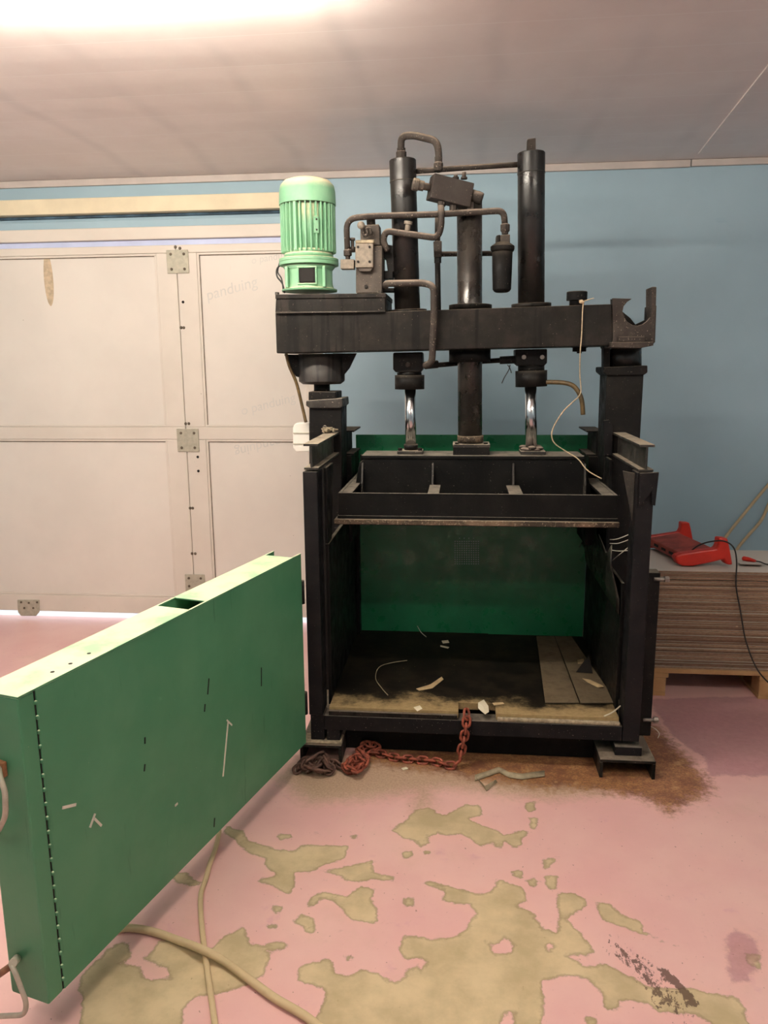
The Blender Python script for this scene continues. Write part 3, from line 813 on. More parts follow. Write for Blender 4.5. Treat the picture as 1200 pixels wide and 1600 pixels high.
for dz in (-.02, .02):
    p = pq+Vector((.003, -.006, dz)); obj('screw_hole', MB().cyl(p+Vector((0, .002, 0)), p-Vector((0, .001, 0)), .004, n=8), 'dark', np_)
p = Vector((mx-.057, YM-.0965, mz(309))); obj('screw_hole', MB().cyl(p+Vector((0, .012, 0)), p-Vector((0, .0, 0)), .004, n=8), 'dark', mo)
obj('end_shield', MB().lathe((mx, YM, mz(404)), (0, 0, 1), [(0, 39*mm), (.012, 39*mm), (.018, 37.5*mm), (.030, 37.5*mm)], 48), 'mint', mo)
obj('mounting_flange', MB().lathe((mx, YM, mz(416)), (0, 0, 1), [(0, 44*mm), (.001, 47*mm), (.014, 47*mm), (.0145, 45.5*mm), (.016, 47*mm), (.026, 47*mm), (.028, 46*mm)], 56), 'mint', mo)
obj('bell_housing', MB().lathe((mx, YM, mz(456)), (0, 0, 1), [(0, 44*mm), (.008, 44*mm), (.012, 39*mm), (.03, 37*mm), (.085, 37*mm), (.1005, 42*mm)], 48), 'mint', mo)
zb, zt_ = mz(446), mz(423)
wx = U(480, 430, Y=YM-37*mm).x
hw = obj('coupling_window', MB().box(wx-.034, wx+.034, YM-38.5*mm, YM-32*mm, zb, zt_), 'dark', mo, .006)
wf = MB(); 
for x0, x1, a0, a1 in ((wx-.041, wx+.041, zt_, zt_+.006), (wx-.041, wx+.041, zb-.006, zb), (wx-.041, wx-.034, zb, zt_), (wx+.034, wx+.041, zb, zt_)): wf.box(x0, x1, YM-39.5*mm, YM-33*mm, a0, a1)
obj('window_frame', wf, 'mint', mo, .002)
for sx in (-1, 1):
    obj('housing_rib', MB().box(mx+sx*.078-.006, mx+sx*.078+.006, YM-35*mm, YM-20*mm, mz(452), mz(420)), 'mint', mo, .002)
part('motor_cable', MB().tube([U(441, 412, Y=3.33), U(433, 420, Y=3.32), U(433, 432, Y=3.31), U(441, 443, Y=3.3), U(445, 458, Y=3.3)], .0035, n=8), 'cable_black', bevel=0)
part('motor_cable', MB().tube([U(437, 410, Y=3.33), U(434, 425, Y=3.32), U(440, 436, Y=3.31), U(443, 457, Y=3.3)], .003, n=8), 'cable_black', bevel=0)
part('hose', MB().tube([U(447, 552, Y=3.30), U(452, 572, Y=3.31), U(463, 598, Y=3.32), U(471, 630, Y=3.33), U(478, 660, Y=3.33)], .007, n=8), 'hose', bevel=0)
# white junction box behind the left post
jb = part('junction_box', MB().prism(PX([(462, 661), (484, 660), (484, 706), (462, 706), (458, 700), (457, 668)], 3.36), (0, .07, 0)), 'white_plastic', bevel=.004)
for y0 in (676, 693): obj('box_rib', MB().prism(PX(rect(458, y0, 483, y0+1.6), 3.357), (0, .003, 0)), 'hinge', jb)

# ---- control valve, pipes, filter
YV = 3.26
cv = part('control_valve', MB().prism(PX(rect(556, 384, 597, 458), YV), (0, .12, 0)), 'valve', bevel=.004)
cp = obj('cover_plate', MB().prism(PX([(555, 380), (583, 380), (583, 418), (555, 418)], YV-.03), (0, .0295, 0)), 'knob', cv, .004)
for px in (559.5, 577.5):
    for py in (386, 409):
        p = U(px, py, Y=YV-.031); obj('bolt', MB().cyl(p, p+Vector((0, -.003, 0)), .005, n=10), 'dark', cp)
obj('cover_cap', MB().prism(PX([(555, 375), (585, 374), (584, 380), (555, 380)], YV-.034), (0, .04, 0)), 'dust', cp, .004)
obj('cover_skirt', MB().prism(PX([(559, 418.5), (582, 418.5), (579, 424), (562, 424)], YV-.022), (0, .0215, 0)), 'valve', cp, .002)
obj('solenoid', MB().prism(PX([(563, 352), (592, 350), (594, 383), (563, 384)], YV+.02), (0, .08, 0)), 'valve', cv, .004)
obj('fitting', MB().cyl(U(580, 352, Y=YV+.06), U(579, 338, Y=YV+.06), 7*mpp(YV, 345), n=6, smooth=False), 'pipe', cv)
obj('lever_knob', MB().ball(U(564, 352, Y=YV-.015), 6*mpp(YV, 350)), 'knob', cv)
obj('hook', MB().tube([U(x, y, Y=YV-.012) for x, y in ((566, 358), (569, 368), (574, 366), (573, 358), (578, 357), (580, 366))], .006, n=8), 'pipe', cv)
p = U(572, 448, Y=YV-.0005); obj('port', MB().cyl(p, p-Vector((0, .004, 0)), .008, .007, 12), 'dark', cv)
sb = part('side_fitting', MB().prism(PX(rect(532, 405, 553, 420), YV+.01), (0, .045, 0)), 'knob', bevel=.002)
obj('nut', MB().lathe(U(543.5, 405, Y=YV+.03), (0, 0, 1), [(0, .010), (.01, .010), (.014, .017), (.034, .017), (.042, .012)], 6, smooth=False), 'pipe', sb)
obj('banjo_bolt', MB().lathe(U(551, 394, Y=YV+.05), (0, 0, 1), [(0, .012), (.02, .012), (.021, .007), (.045, .007), (.046, .011), (.056, .011)], 10), 'pipe', sb)


def pipe(pts, w, bend=.04, mat='pipe'):
    L = [U(x, y, Y=Y) for x, y, Y in pts]
    return part('hydraulic_pipe', MB().tube(L, w/2*mpp(3.28, 400), bend, 14), mat, bevel=0)


pipe([(543, 393, 3.29), (541, 342, 3.28), (575, 338, 3.27), (680, 335, 3.27), (787, 329, 3.27), (789, 352, 3.28)], 9.5, .05)
pp = pipe([(606, 392, 3.29), (598, 376, 3.29), (603, 361, 3.275), (640, 366, 3.275), (684, 372, 3.262), (690, 352, 3.255), (689, 320, 3.255)], 10, .045)
t0, t1 = U(636, 364, Y=3.275), U(638, 347, Y=3.272)
obj('tee_cap', MB().lathe(t0, t1-t0, [(0, .011), (.032, .011), (.033, .017), (.045, .017)], 10), 'knob', pp)
pipe([(626, 252, 3.35), (627, 213, 3.34), (645, 211, 3.33), (682, 220, 3.30), (686, 240, 3.29), (684, 268, 3.28)], 11, .05)
part('pipe_nut', MB().lathe(U(627, 250, Y=3.35), (0, 0, 1), [(0, 8*mm), (.03, 8*mm), (.034, 6.5*mm), (.045, 6.5*mm)], 8, smooth=False), 'pipe', bevel=0)
part('pipe_nut', MB().lathe(U(685, 266, Y=3.285), (0, 0, 1), [(0, 7*mm), (.025, 7*mm), (.03, 5.8*mm), (.05, 5.8*mm)], 8, smooth=False), 'pipe', bevel=0)
pipe([(602, 447, 3.26), (604, 443, 3.24), (662, 442, 3.19), (678, 447, 3.165), (678, 500, 3.165), (675, 566, 3.17), (664, 572, 3.20)], 10.5, .04)
pipe([(648, 268, 3.37), (730, 262, 3.37), (812, 257, 3.37)], 8, .02, 'pipe')
pipe([(684, 330, 3.42), (683.5, 380, 3.42)], 9)
vp_ = pipe([(683.5, 400, 3.42), (685, 492, 3.42)], 9, .02, 'black')
obj('pipe_coupling', MB().prism(PX([(677, 377), (690, 376), (690, 401), (678, 402)], 3.40), (0, .04, 0)), 'pipe', vp_, .003)
obj('pipe_nut', MB().cyl(U(684, 411, Y=3.42), U(684, 401, Y=3.42), .015, n=6, smooth=False), 'black', vp_)
pipe([(690, 397, 3.42), (770, 396, 3.42)], 8, .02)
pipe([(660, 571, 3.30), (690, 570, 3.34), (735, 566, 3.42), (800, 562, 3.32)], 8, None, 'black')
part('pipe_nut', MB().cyl(U(781, 563, Y=3.33), U(804, 562, Y=3.33), .016, n=8, smooth=False), 'black', bevel=0)
part('pipe_nut', MB().cyl(U(664, 571, Y=3.28), U(684, 569, Y=3.30), .016, n=8, smooth=False), 'black', bevel=0)
part('cable_tie', MB().tube([U(797, 570, Y=3.31), U(795, 578, Y=3.30), U(788, 590, Y=3.30), U(784, 599, Y=3.30)], .002, n=6), 'cable_black', bevel=0)
part('cable_tie', MB().tube([U(793, 570, Y=3.31), U(797, 576, Y=3.30), U(799, 583, Y=3.30)], .002, n=6), 'cable_black', bevel=0)
part('oil_hose', MB().tube([U(850, 597, Y=3.33), U(880, 598, Y=3.30), U(897, 604, Y=3.28), U(908, 622, Y=3.27), U(911, 648, Y=3.27)], .0095, n=10), 'hose', bevel=0)
# dark clutter between control valve and left ram
part('valve_manifold', MB().prism(PX([(597, 380), (614, 384), (620, 400), (616, 425), (606, 425), (603, 405), (597, 402)], 3.33), (0, .05, 0)), 'black', bevel=.003)
part('valve_manifold', MB().prism(PX(rect(597, 423, 614, 436), 3.33), (0, .05, 0)), 'black', bevel=.003)
part('valve_manifold', MB().prism(PX(rect(597, 450, 616, 456), 3.31), (0, .05, 0)), 'black', bevel=.003)
# oil filter
zf0 = U(784, 457, Y=3.28); zf1 = U(785, 392, Y=3.28); ax = zf1-zf0; m_ = mpp(3.28, 420)
of = part('oil_filter', MB().lathe(zf0, ax, [(0, 9*m_), (.004, 12*m_), (.012, 14.2*m_), (ax.length*.5, 15*m_), (ax.length, 15.6*m_)], 32), 'black', bevel=0)
obj('filter_head', MB().lathe(zf1-ax.normalized()*.003, ax, [(0, 17*m_), (.008, 18.3*m_), (.02, 18.3*m_), (.03, 13*m_), (.036, 9*m_)], 32), 'black', of)
obj('filter_block', MB().prism(PX([(782, 367), (797, 366), (797, 382), (782, 383)], 3.262), (0, .036, 0)), 'valve', of, .003)
obj('filter_port', MB().prism(PX([(775, 368), (782, 366), (782, 384), (774, 384)], 3.275), (0, .03, 0)), 'black', of, .005)
obj('pipe_nut', MB().lathe(U(789, 366, Y=3.28), (0, 0, 1), [(0, .013), (.006, .013), (.013, .0185), (.036, .0185), (.04, .014)], 8, smooth=False), 'pipe', of)
# relief valve block, tilted
ax_ = (U(738, 287, Y=3.27)-U(676, 271, Y=3.22)).normalized(); up_ = Vector((.02, 0, 1)); ay_ = up_.cross(ax_).normalized(); az_ = ax_.cross(ay_)
ce = (U(676, 288, Y=3.22)+U(738, 306, Y=3.27))/2+ay_*.035
rv = part('relief_valve', MB().obox(ce, ax_, ay_, az_, (U(738, 287, Y=3.27)-U(676, 271, Y=3.22)).length/2, .035, .046), dirty('oily_valve_block', (.035, .027, .023), (.05, .04, .034), (.22, .17, .13), .9, .70, .6), bevel=.003)
k0, k1 = U(672, 293, Y=3.25), U(643, 287, Y=3.235)
obj('adjusting_knob', MB().lathe(k0, k1-k0, [(0, .014), (.025, .014), (.026, .019), (.030, .019), (.046, .0195), (.0475, .024), (.068, .024), (.072, .02)], 12), 'valve', rv)
k0, k1 = U(733, 304, Y=3.30), U(758, 312, Y=3.30)
obj('end_plug', MB().lathe(k0, k1-k0, [(0, .023), (.05, .023), (.057, .02)], 14), 'pipe', rv)
obj('lower_nut', MB().cyl(U(690, 308, Y=3.262), U(690, 322, Y=3.255), .016, n=8, smooth=False), 'pipe', rv)
obj('lower_nut', MB().cyl(U(708, 318, Y=3.285), U(708, 332, Y=3.275), .015, n=8, smooth=False), 'pipe', rv)
obj('lower_nut', MB().cyl(U(735, 318, Y=3.30), U(735, 332, Y=3.29), .017, n=8, smooth=False), 'pipe', rv)
for px, py, Y in ((712, 277, 3.27), (725, 277, 3.28)):
    p = U(px, py+3, Y=Y); obj('plug', MB().lathe(p, (0, 0, 1), [(0, .013), (.008, .013), (.009, .008), (.016 if px < 720 else .026, .008)], 8), 'pipe', rv)

# ---- press plate (platen) hanging on the rods
FX0, FX1, FY0, FY1 = -.482, .606, 3.00, 3.62
pz = 1.046
pt = part('press_plate', MB().box(FX0, FX1, FY0, FY0+.012, .955, pz).box(FX0, FX1, FY1-.012, FY1, .955, pz).box(FX0, FX0+.012, FY0+.012, FY1-.012, .955, pz).box(FX1-.012, FX1, FY0+.012, FY1-.012, .955, pz).box(FX0-.004, FX1+.004, FY0-.003, FY1+.003, .943, .955), 'frame', bevel=.0015)
obj('scraper_edge', MB().box(FX0-.016, FX1+.008, FY0-.018, FY0-.0035, .922, .9425), 'lip', pt, .003)
obj('pressing_sheet', MB().box(FX0-.014, FX1+.006, FY0-.003, FY1+.01, .918, .9425), 'frame', pt, .002)
cb0, cb1 = YR-.085, YR+.09         # cross beam carrying the rods
lx, rx = U(566, 712, Y=cb0).x, U(912, 710, Y=cb0).x
obj('cross_beam', MB().prism([(lx-.045, cb0, .956), (rx+.05, cb0, .956), (rx+.012, cb0, 1.130), (rx-.005, cb0, 1.150), (lx+.01, cb0, 1.150), (lx-.014, cb0, 1.132)], (0, .014, 0)), 'frame', pt, .003)
obj('cross_beam_top', MB().box(lx-.004, rx+.004, cb0-.006, cb1+.004, 1.1505, 1.166), 'frame', pt, .004)
obj('cross_beam', MB().box(lx-.03, rx+.03, cb1-.014, cb1, .956, 1.1495), 'frame', pt, .002)
for px in (566, 676, 802, 914):
    x = U(px, 752, Y=cb0-.02).x
    x = min(max(x, FX0+.03), FX1-.03)
    obj('gusset', MB().prism([(x-.004, cb0-.001, 1.135), (x-.004, cb0-.035, 1.048), (x-.004, cb0-.035, .957), (x-.004, cb0-.001, .957)], (.008, 0, 0)), 'rail', pt, .0008)
for px0, px1 in ((668, 686), (796, 818)):
    x0, x1 = U(px0, 768, Y=FY0).x, U(px1, 768, Y=FY0).x
    obj('frame_bridge', MB().box(x0, x1, FY0+.0125, cb0-.036, pz-.012, pz), 'frame', pt, .001)
for x0, x1 in ((FX0+.0125, FX0+.055), (FX1-.058, FX1-.0125)):
    obj('frame_bridge', MB().box(x0, x1, FY0+.0125, FY1-.0125, pz-.012, pz-.0005), 'frame', pt, .001)

# ---- the open gate
g0 = Vector((-.935, 1.458, 0)); g1 = Vector((-.587, 2.755, 0))
gd = (g1-g0).normalized(); gn = Vector((-gd.y, gd.x, 0))   # gn points to the gate's far side (left)
GL, GT = (g1-g0).length, .118
GZ0, GZ1 = .094, .853
gate = empty('gate', (g0+g1)/2, press)


def gbox(s0, s1, n0, n1, z0, z1, mb=None):
    mb = mb or MB()
    return mb.obox(g0+gd*((s0+s1)/2)+gn*((n0+n1)/2)+Vector((0, 0, (z0+z1)/2)), gd, gn, (0, 0, 1), (s1-s0)/2, (n1-n0)/2, (z1-z0)/2)


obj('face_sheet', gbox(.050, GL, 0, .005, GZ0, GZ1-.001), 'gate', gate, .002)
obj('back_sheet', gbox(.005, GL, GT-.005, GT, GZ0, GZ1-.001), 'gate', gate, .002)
obj('end_channel', gbox(0, .046, 0, GT-.0055, GZ0, GZ1-.001), 'gate', gate, .004)
obj('bottom_plate', gbox(.047, GL-.01, .0055, GT-.0055, GZ0+.005, GZ0+.012), 'gate', gate)


def along(px, py): p = U(px, py, Z=GZ1); return (p-g0).dot(gd)


s_a, s_b, s_c = along(315, 940), along(300, 955), along(430, 885)
s1_, s2_, s3_ = .70, .775, GL-.07
sl0, sl1 = along(284, 945)-.04, along(284, 945)+.045
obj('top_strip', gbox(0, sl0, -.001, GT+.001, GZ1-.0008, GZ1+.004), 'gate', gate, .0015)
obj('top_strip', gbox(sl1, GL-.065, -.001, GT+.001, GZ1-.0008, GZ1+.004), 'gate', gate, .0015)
obj('edge_strip', gbox(sl0, sl1, -.001, .006, GZ1-.0008, GZ1+.004).obox(g0+gd*(GL-.0325)+gn*.0025+Vector((0, 0, GZ1+.0016)), gd, gn, (0, 0, 1), .0323, .0035, .0024), 'gate', gate, .001)
obj('edge_strip', gbox(sl0, sl1, GT-.006, GT+.001, GZ1-.0008, GZ1+.004).obox(g0+gd*(GL-.0325)+gn*(GT-.0025)+Vector((0, 0, GZ1+.0016)), gd, gn, (0, 0, 1), .0323, .0035, .0024), 'gate', gate, .001)
for sa, sb_ in ((sl0+.001, sl1+.02), (GL-.064, GL-.002)):
    obj('inner_rib', gbox(sa, sa+.006, .006, GT-.006, GZ0+.02, GZ1-.002), 'gate', gate)
    obj('slot_bottom', gbox(sa+.006, sb_, .006, GT-.006, GZ1-.075, GZ1-.07), 'gate', gate)
for i in range(21):
    z = GZ0+.03+.035*i
    p = g0+gd*.048+gn*(-.0005)+Vector((0, 0, z)); obj('stitch_weld', MB().ball(p, .0045, (1, 1, 1.2), 8), 'gate', gate)
obj('seam_shadow_gap', gbox(.0462, .0498, .002, .004, GZ0+.002, GZ1-.003), 'dark', gate)['label'] = 'dark open seam between face sheet and end channel'
for px, py in ((82, 1050), (110, 1037), (139, 1021)):
    p = U(px, py, Z=GZ1+.0041); obj('bolt_hole', MB().lathe(p, (0, 0, 1), [(0, .005), (.0006, .005)], 12), 'dark', gate)


def on_gate(px, py):
    d = _f+_r*((px-600)/F_PX)-_u*((py-800)/F_PX)
    t = (g0-EYEV).dot(gn)/d.dot(gn)
    return EYEV+d*t


def scrap(a, b, w, mat='strap', nm='tape_scrap'):
    a, b = on_gate(*a), on_gate(*b); d = (b-a); L = d.length; d.normalize()
    obj(nm, MB().obox((a+b)/2-gn*.0012, d, gn, d.cross(gn).normalized(), L/2, .001, w/2), mat, gate)


scrap((356, 1127), (348, 1213), .006); scrap((354, 1125), (362, 1133), .005)
scrap((97, 1262), (118, 1257), .007); scrap((148, 1271), (140, 1293), .006); scrap((147, 1279), (158, 1290), .006)
scrap((273, 1259), (277, 1255), .006)
for a, b in (((326, 1060), (324, 1085)), ((320, 1100), (319, 1112)), ((408, 1043), (408, 1072)), ((226, 1152), (226, 1162)), ((226, 1194), (225, 1205)), ((335, 1278), (334, 1292))): scrap(a, b, .0035, 'dark', 'paint_chip')
# latch rods on the near end of the gate


def on_end(px, py, off=0.):
    d = _f+_r*((px-600)/F_PX)-_u*((py-800)/F_PX); q = g0-gd*off
    t = (q-EYEV).dot(gd)/d.dot(gd)
    return EYEV+d*t


hd = obj('latch_handle', MB().tube([on_end(-3, 1190, .004), on_end(0, 1215, .03), on_end(8, 1235, .04), on_end(9, 1275, .04), on_end(-2, 1298, .03), on_end(-8, 1300, .004)], .006, .02, 10), 'hinge', gate)
obj('latch_plate', MB().prism([on_end(-4, 1185, .001), on_end(10, 1190, .001), on_end(12, 1212, .001), on_end(-2, 1220, .001)], -gd*.012), plain('rusty_latch', (.30, .13, .06), .8, .4, 40), hd)
lk = obj('latch_pin', MB().cyl(on_end(27, 1497, .0), on_end(20, 1505, .045), .0095, n=12), 'hinge', gate)
obj('latch_handle', MB().tube([on_end(18, 1508, .045), on_end(24, 1520, .05), on_end(42, 1568, .055), on_end(38, 1586, .055), on_end(-8, 1588, .055)], .0058, .02, 10), 'hinge', lk)
obj('latch_bar', MB().cyl(on_end(22, 1506, .035), on_end(-8, 1527, .035), .008, n=10), plain('rusty_bar', (.22, .11, .06), .8, .4, 40), lk)
for z in (.25, .70):
    obj('hinge', MB().cyl((-.594, 2.765+.012, z-.045), (-.594, 2.765+.012, z+.045), .012, n=16), 'post', gate)

# ------------------------------------------------------------------ chains
def link_mesh(Lk, wd, r):
    pts = []; h = Lk/2-wd/2
    for k in range(9): q = -math.pi/2+math.pi*k/8; pts.append(Vector((h+math.cos(q)*wd/2, math.sin(q)*wd/2, 0)))
    for k in range(9): q = math.pi/2+math.pi*k/8; pts.append(Vector((-h+math.cos(q)*wd/2, math.sin(q)*wd/2, 0)))
    n = len(pts); me = bpy.data.meshes.new('link'); vs, fs = [], []
    for i, p in enumerate(pts):
        d = (pts[(i+1) % n]-pts[i-1]).normalized(); a = Vector((0, 0, 1)); b = d.cross(a)
        for k in range(7): q = 2*math.pi*k/7; vs.append(p+(a*math.cos(q)+b*math.sin(q))*r)
    for i in range(n):
        for k in range(7): fs.append([i*7+k, i*7+(k+1) % 7, ((i+1) % n)*7+(k+1) % 7, ((i+1) % n)*7+k])
    me.from_pydata(vs, [], fs); me.polygons.foreach_set('use_smooth', [True]*len(fs)); return me


def put_links(root, places, me):
    src = None
    for pos, d, roll in places:
        o = bpy.data.objects.new('link', me) if src is None else src.copy()
        src = src or o
        C.objects.link(o); o.parent = root
        d = d.normalized(); a = d.orthogonal().normalized() if abs(d.z) > .9 else Vector((0, 0, 1)).cross(d).normalized()
        b = d.cross(a); R = Matrix((d, a, b)).transposed().to_4x4()@Matrix.Rotation(roll, 4, 'X')
        o.matrix_local = Matrix.Translation(pos-WL[root])@R


def chain_path(pts, step):
    path = spline(pts, 24); out = []; acc = 0; nxt = 0
    for i in range(len(path)-1):
        seg = path[i+1]-path[i]; L = seg.length
        while L > 0 and nxt <= acc+L:
            out.append((path[i]+seg*((nxt-acc)/L), seg.normalized())); nxt += step
        acc += L
    return out


LK, LW, LR = .043, .028, .0054
red_me = link_mesh(LK, LW, LR); red_me.materials.append(M['chain_red'])
dark_me = link_mesh(LK, LW, LR); dark_me.materials.append(M['chain_dark'])
ch = empty('chain', U(560, 1200, Z=0)); tag(ch, 'rust-red steel chain hanging from the chamber sill onto the pink floor', 'chain')
run = [U(729, 1116, Y=2.805), U(729, 1126, Y=2.790), U(726, 1148, Y=2.787), U(721, 1172, Y=2.785), U(716, 1190, Y=2.780), U(703, 1196, Z=.013), U(680, 1190, Z=.013), U(650, 1187, Z=.013), U(620, 1184, Z=.013), U(596, 1178, Z=.013), U(575, 1176, Z=.014)]
run[3].z = max(run[3].z, .03); run[4].z = max(run[4].z, .02)
places = [(p, d, (math.radians(38) if i % 2 else math.radians(-48))) for i, (p, d) in enumerate(chain_path(run, LK-2.6*LR))]
heap = [U(580, 1176, Z=.015), U(590, 1170, Z=.02), U(578, 1163, Z=.03), U(562, 1170, Z=.03), U(572, 1182, Z=.03), U(560, 1190, Z=.016), U(545, 1188, Z=.014), U(540, 1198, Z=.016), U(548, 1206, Z=.014), U(562, 1202, Z=.015), U(570, 1192, Z=.022), U(558, 1184, Z=.034), U(544, 1196, Z=.034), U(556, 1203, Z=.034), U(566, 1196, Z=.034)]
places += [(p, d, random.uniform(-1.3, 1.3)) for p, d in chain_path(heap, .024)]
put_links(ch, places[:99], red_me)
ch2 = empty('chain', U(500, 1195, Z=0)); tag(ch2, 'dark brown rusty chain heaped under the left foot of the black press', 'chain')
h2 = [U(533, 1197, Z=.014), U(520, 1190, Z=.014), U(510, 1200, Z=.014), U(498, 1192, Z=.014), U(485, 1203, Z=.014), U(472, 1193, Z=.014), U(466, 1201, Z=.02), U(480, 1188, Z=.026), U(492, 1198, Z=.034), U(505, 1188, Z=.036), U(515, 1198, Z=.034), U(503, 1180, Z=.045), U(490, 1186, Z=.045), U(478, 1196, Z=.034), U(496, 1204, Z=.03), U(512, 1206, Z=.016), U(520, 1196, Z=.03)]
put_links(ch2, [(p, d, random.uniform(-1.3, 1.3)) for p, d in chain_path(h2, .024)][:90], dark_me)

# ------------------------------------------------------------------ string, scraps
tw = tag(obj('twine', MB().tube([U(905, 470, Y=3.20), U(911, 471, Y=3.19), U(910, 490, Y=3.192), U(909, 520, Y=3.192), U(906.5, 552, Y=3.20), U(906, 585, Y=3.25), U(907, 614, Y=3.262), U(893, 630, Y=3.2), U(880, 643, Y=3.2), U(866, 665, Y=3.2), U(862, 680, Y=3.2), U(867, 693, Y=3.21), U(884, 705, Y=3.22), U(903, 717, Y=3.2), U(918, 735, Y=3.15), U(940, 748, Y=3.12)], .0026, n=6), 'twine'),
         'straw-coloured twine tied round the beam and hanging to the press plate', 'twine')
obj('knot', MB().ball(U(909, 472, Y=3.19), .008, (1.3, 1, .8), 8).tube([U(911, 471, Y=3.19), U(920, 468, Y=3.185), U(928, 466, Y=3.18)], .002, n=6), 'twine', tw)


def sheet(name, pts, Z, mat, label, cat, lift=(), group=None):
    """thin torn scrap lying at height Z"""
    P = [U(x, y, Z=Z) for x, y in pts]
    for i, h in lift: P[i].z += h
    n = len(P); c = sum(P, Vector())/n; c.z += .002
    mb = MB().add([*P, c], [(i, (i+1) % n, n) for i in range(n)])
    o = obj(name, mb, mat); s = o.modifiers.new('thickness', 'SOLIDIFY'); s.thickness = .002; s.offset = 1
    return tag(o, label, cat, group)


ZF = .2185
sheet('paper_scrap', [(747, 1100), (756, 1093), (763, 1103), (764, 1112), (758, 1117), (752, 1111), (747, 1106)], .2185, 'paper', 'torn cream paper scrap beside the chain notch in the chamber sill', 'scrap', ((0, .006), (4, .004)))
sheet('cardboard_scrap', [(650, 1076), (672, 1070), (690, 1060), (693, 1064), (676, 1075), (655, 1079)], ZF, 'kraft', 'narrow brown cardboard strip lying on the chamber floor', 'scrap', ((2, .008), (3, .008)))
sheet('paper_scrap', [(690, 1001), (700, 1000), (702, 1004), (692, 1005)], ZF, 'paper', 'small pale paper scrap near the green back wall, left of centre', 'scrap')
sheet('paper_scrap', [(688, 1008), (702, 1011), (700, 1013), (688, 1010)], ZF, 'paper', 'thin pale sliver of paper just in front of the small scrap', 'scrap')
sheet('paper_scrap', [(646, 1105), (656, 1102), (660, 1107), (652, 1111)], ZF, 'paper', 'round pale scrap on the dusty front edge left of the notch', 'scrap')
sheet('paper_scrap', [(769, 1098), (786, 1097), (788, 1100), (772, 1102)], ZF, 'kraft', 'flat tan scrap on the front edge right of the notch', 'scrap')
sheet('cardboard_scrap', [(910, 1060), (922, 1062), (942, 1071), (943, 1076), (934, 1074), (918, 1066)], .2235, 'kraft', 'curled tan cardboard strip on the planks by the right wall', 'scrap', ((3, .01),))
sheet('paper_scrap', [(902, 1031), (912, 1029), (913, 1036), (903, 1037)], .2235, 'kraft', 'small square tan scrap on the planks below the torn liner', 'scrap')
sheet('liner_offcut', [(900, 1050), (920, 1032), (926, 1052)], .224, 'dark', 'black triangular sheet offcut against the right chamber wall', 'scrap', ((1, .03),))
def strap(pts, Z, label, w=.0022, mat='strap'):
    return tag(obj('strapping_wire', MB().tube([U(x, y, Z=Z+h) for x, y, h in pts], w, n=6), mat), label, 'strap')
strap([(606, 1086, .003), (597, 1076, .004), (587, 1060, .006), (592, 1043, .01), (610, 1036, .012), (636, 1032, .006)], ZF, 'curved grey plastic strap on the left of the chamber floor', .0018, 'film')
strap([(944, 1119, .006), (957, 1113, .014), (971, 1102, .022)], .22, 'short bright white strap at the right end of the chamber sill', .0028, 'paper')
strap([(652, 978, .03), (658, 988, .01), (666, 995, .003)], ZF, 'short pale strap standing against the foot of the back wall', .0016)
tag(obj('strapping_wire', MB().tube([U(1014, 1134, Y=3.03), U(1024, 1139, Y=3.0), U(1030, 1146, Y=2.99), U(1028, 1153, Y=2.99)], .002, n=6), 'strap', origin=None), 'thin grey wire end curling out beside the right outer frame', 'strap')
# folded film strip on the floor in front of the press
fs_ = [(742, 1211, 0), (760, 1205, .012), (780, 1198, .02), (795, 1206, .012), (815, 1209, .004), (851, 1204, .003)]
a_ = [U(x, y, Z=.004+h) for x, y, h in fs_]; b_ = [U(x, y+9, Z=.003) for x, y, h in fs_]
mb = MB().add([p for pr_ in zip(a_, b_) for p in pr_], [(2*i, 2*i+1, 2*i+3, 2*i+2) for i in range(5)], True)
c_ = [U(742, 1211, Z=.004), U(760, 1236, Z=.003), U(777, 1222, Z=.003), U(774, 1218, Z=.018), U(758, 1228, Z=.02)]
mb.add(c_, [(0, 1, 4), (1, 2, 3, 4)])
o = tag(obj('film_strip', mb, 'film'), 'folded grey-tan strip of packing film on the floor before the press', 'scrap')
s = o.modifiers.new('thickness', 'SOLIDIFY'); s.thickness = .0015; s.offset = 1
sheet('paper_scrap', [(627, 1200), (635, 1198), (638, 1201), (630, 1203)], .003, 'paper', 'tiny white paper scrap on the floor beside the red chain', 'scrap')

# ------------------------------------------------------------------ cables on the floor
tag(obj('cable', MB().tube([U(182, 1452, Z=.012), U(205, 1450, Z=.012), U(240, 1456, Z=.012), U(280, 1470, Z=.013), U(317, 1484, Z=.028), U(350, 1502, Z=.013), U(390, 1531, Z=.012), U(430, 1560, Z=.012), U(480, 1590, Z=.012), U(540, 1640, Z=.012)], .0105, n=12), 'cable_floor'),
    'thick beige cable curving out from under the gate across the floor', 'cable')
tag(obj('cable', MB().tube([U(343, 1298, Z=.008), U(337, 1325, Z=.008), U(328, 1350, Z=.008), U(321, 1375, Z=.008), U(314, 1397, Z=.008), U(314, 1430, Z=.008), U(319, 1480, Z=.008), U(326, 1530, Z=.008), U(333, 1580, Z=.008), U(342, 1640, Z=.008)], .0078, n=12), 'cable_floor'),
    'thinner beige cable with grey taped joint running under the thick cable', 'cable')

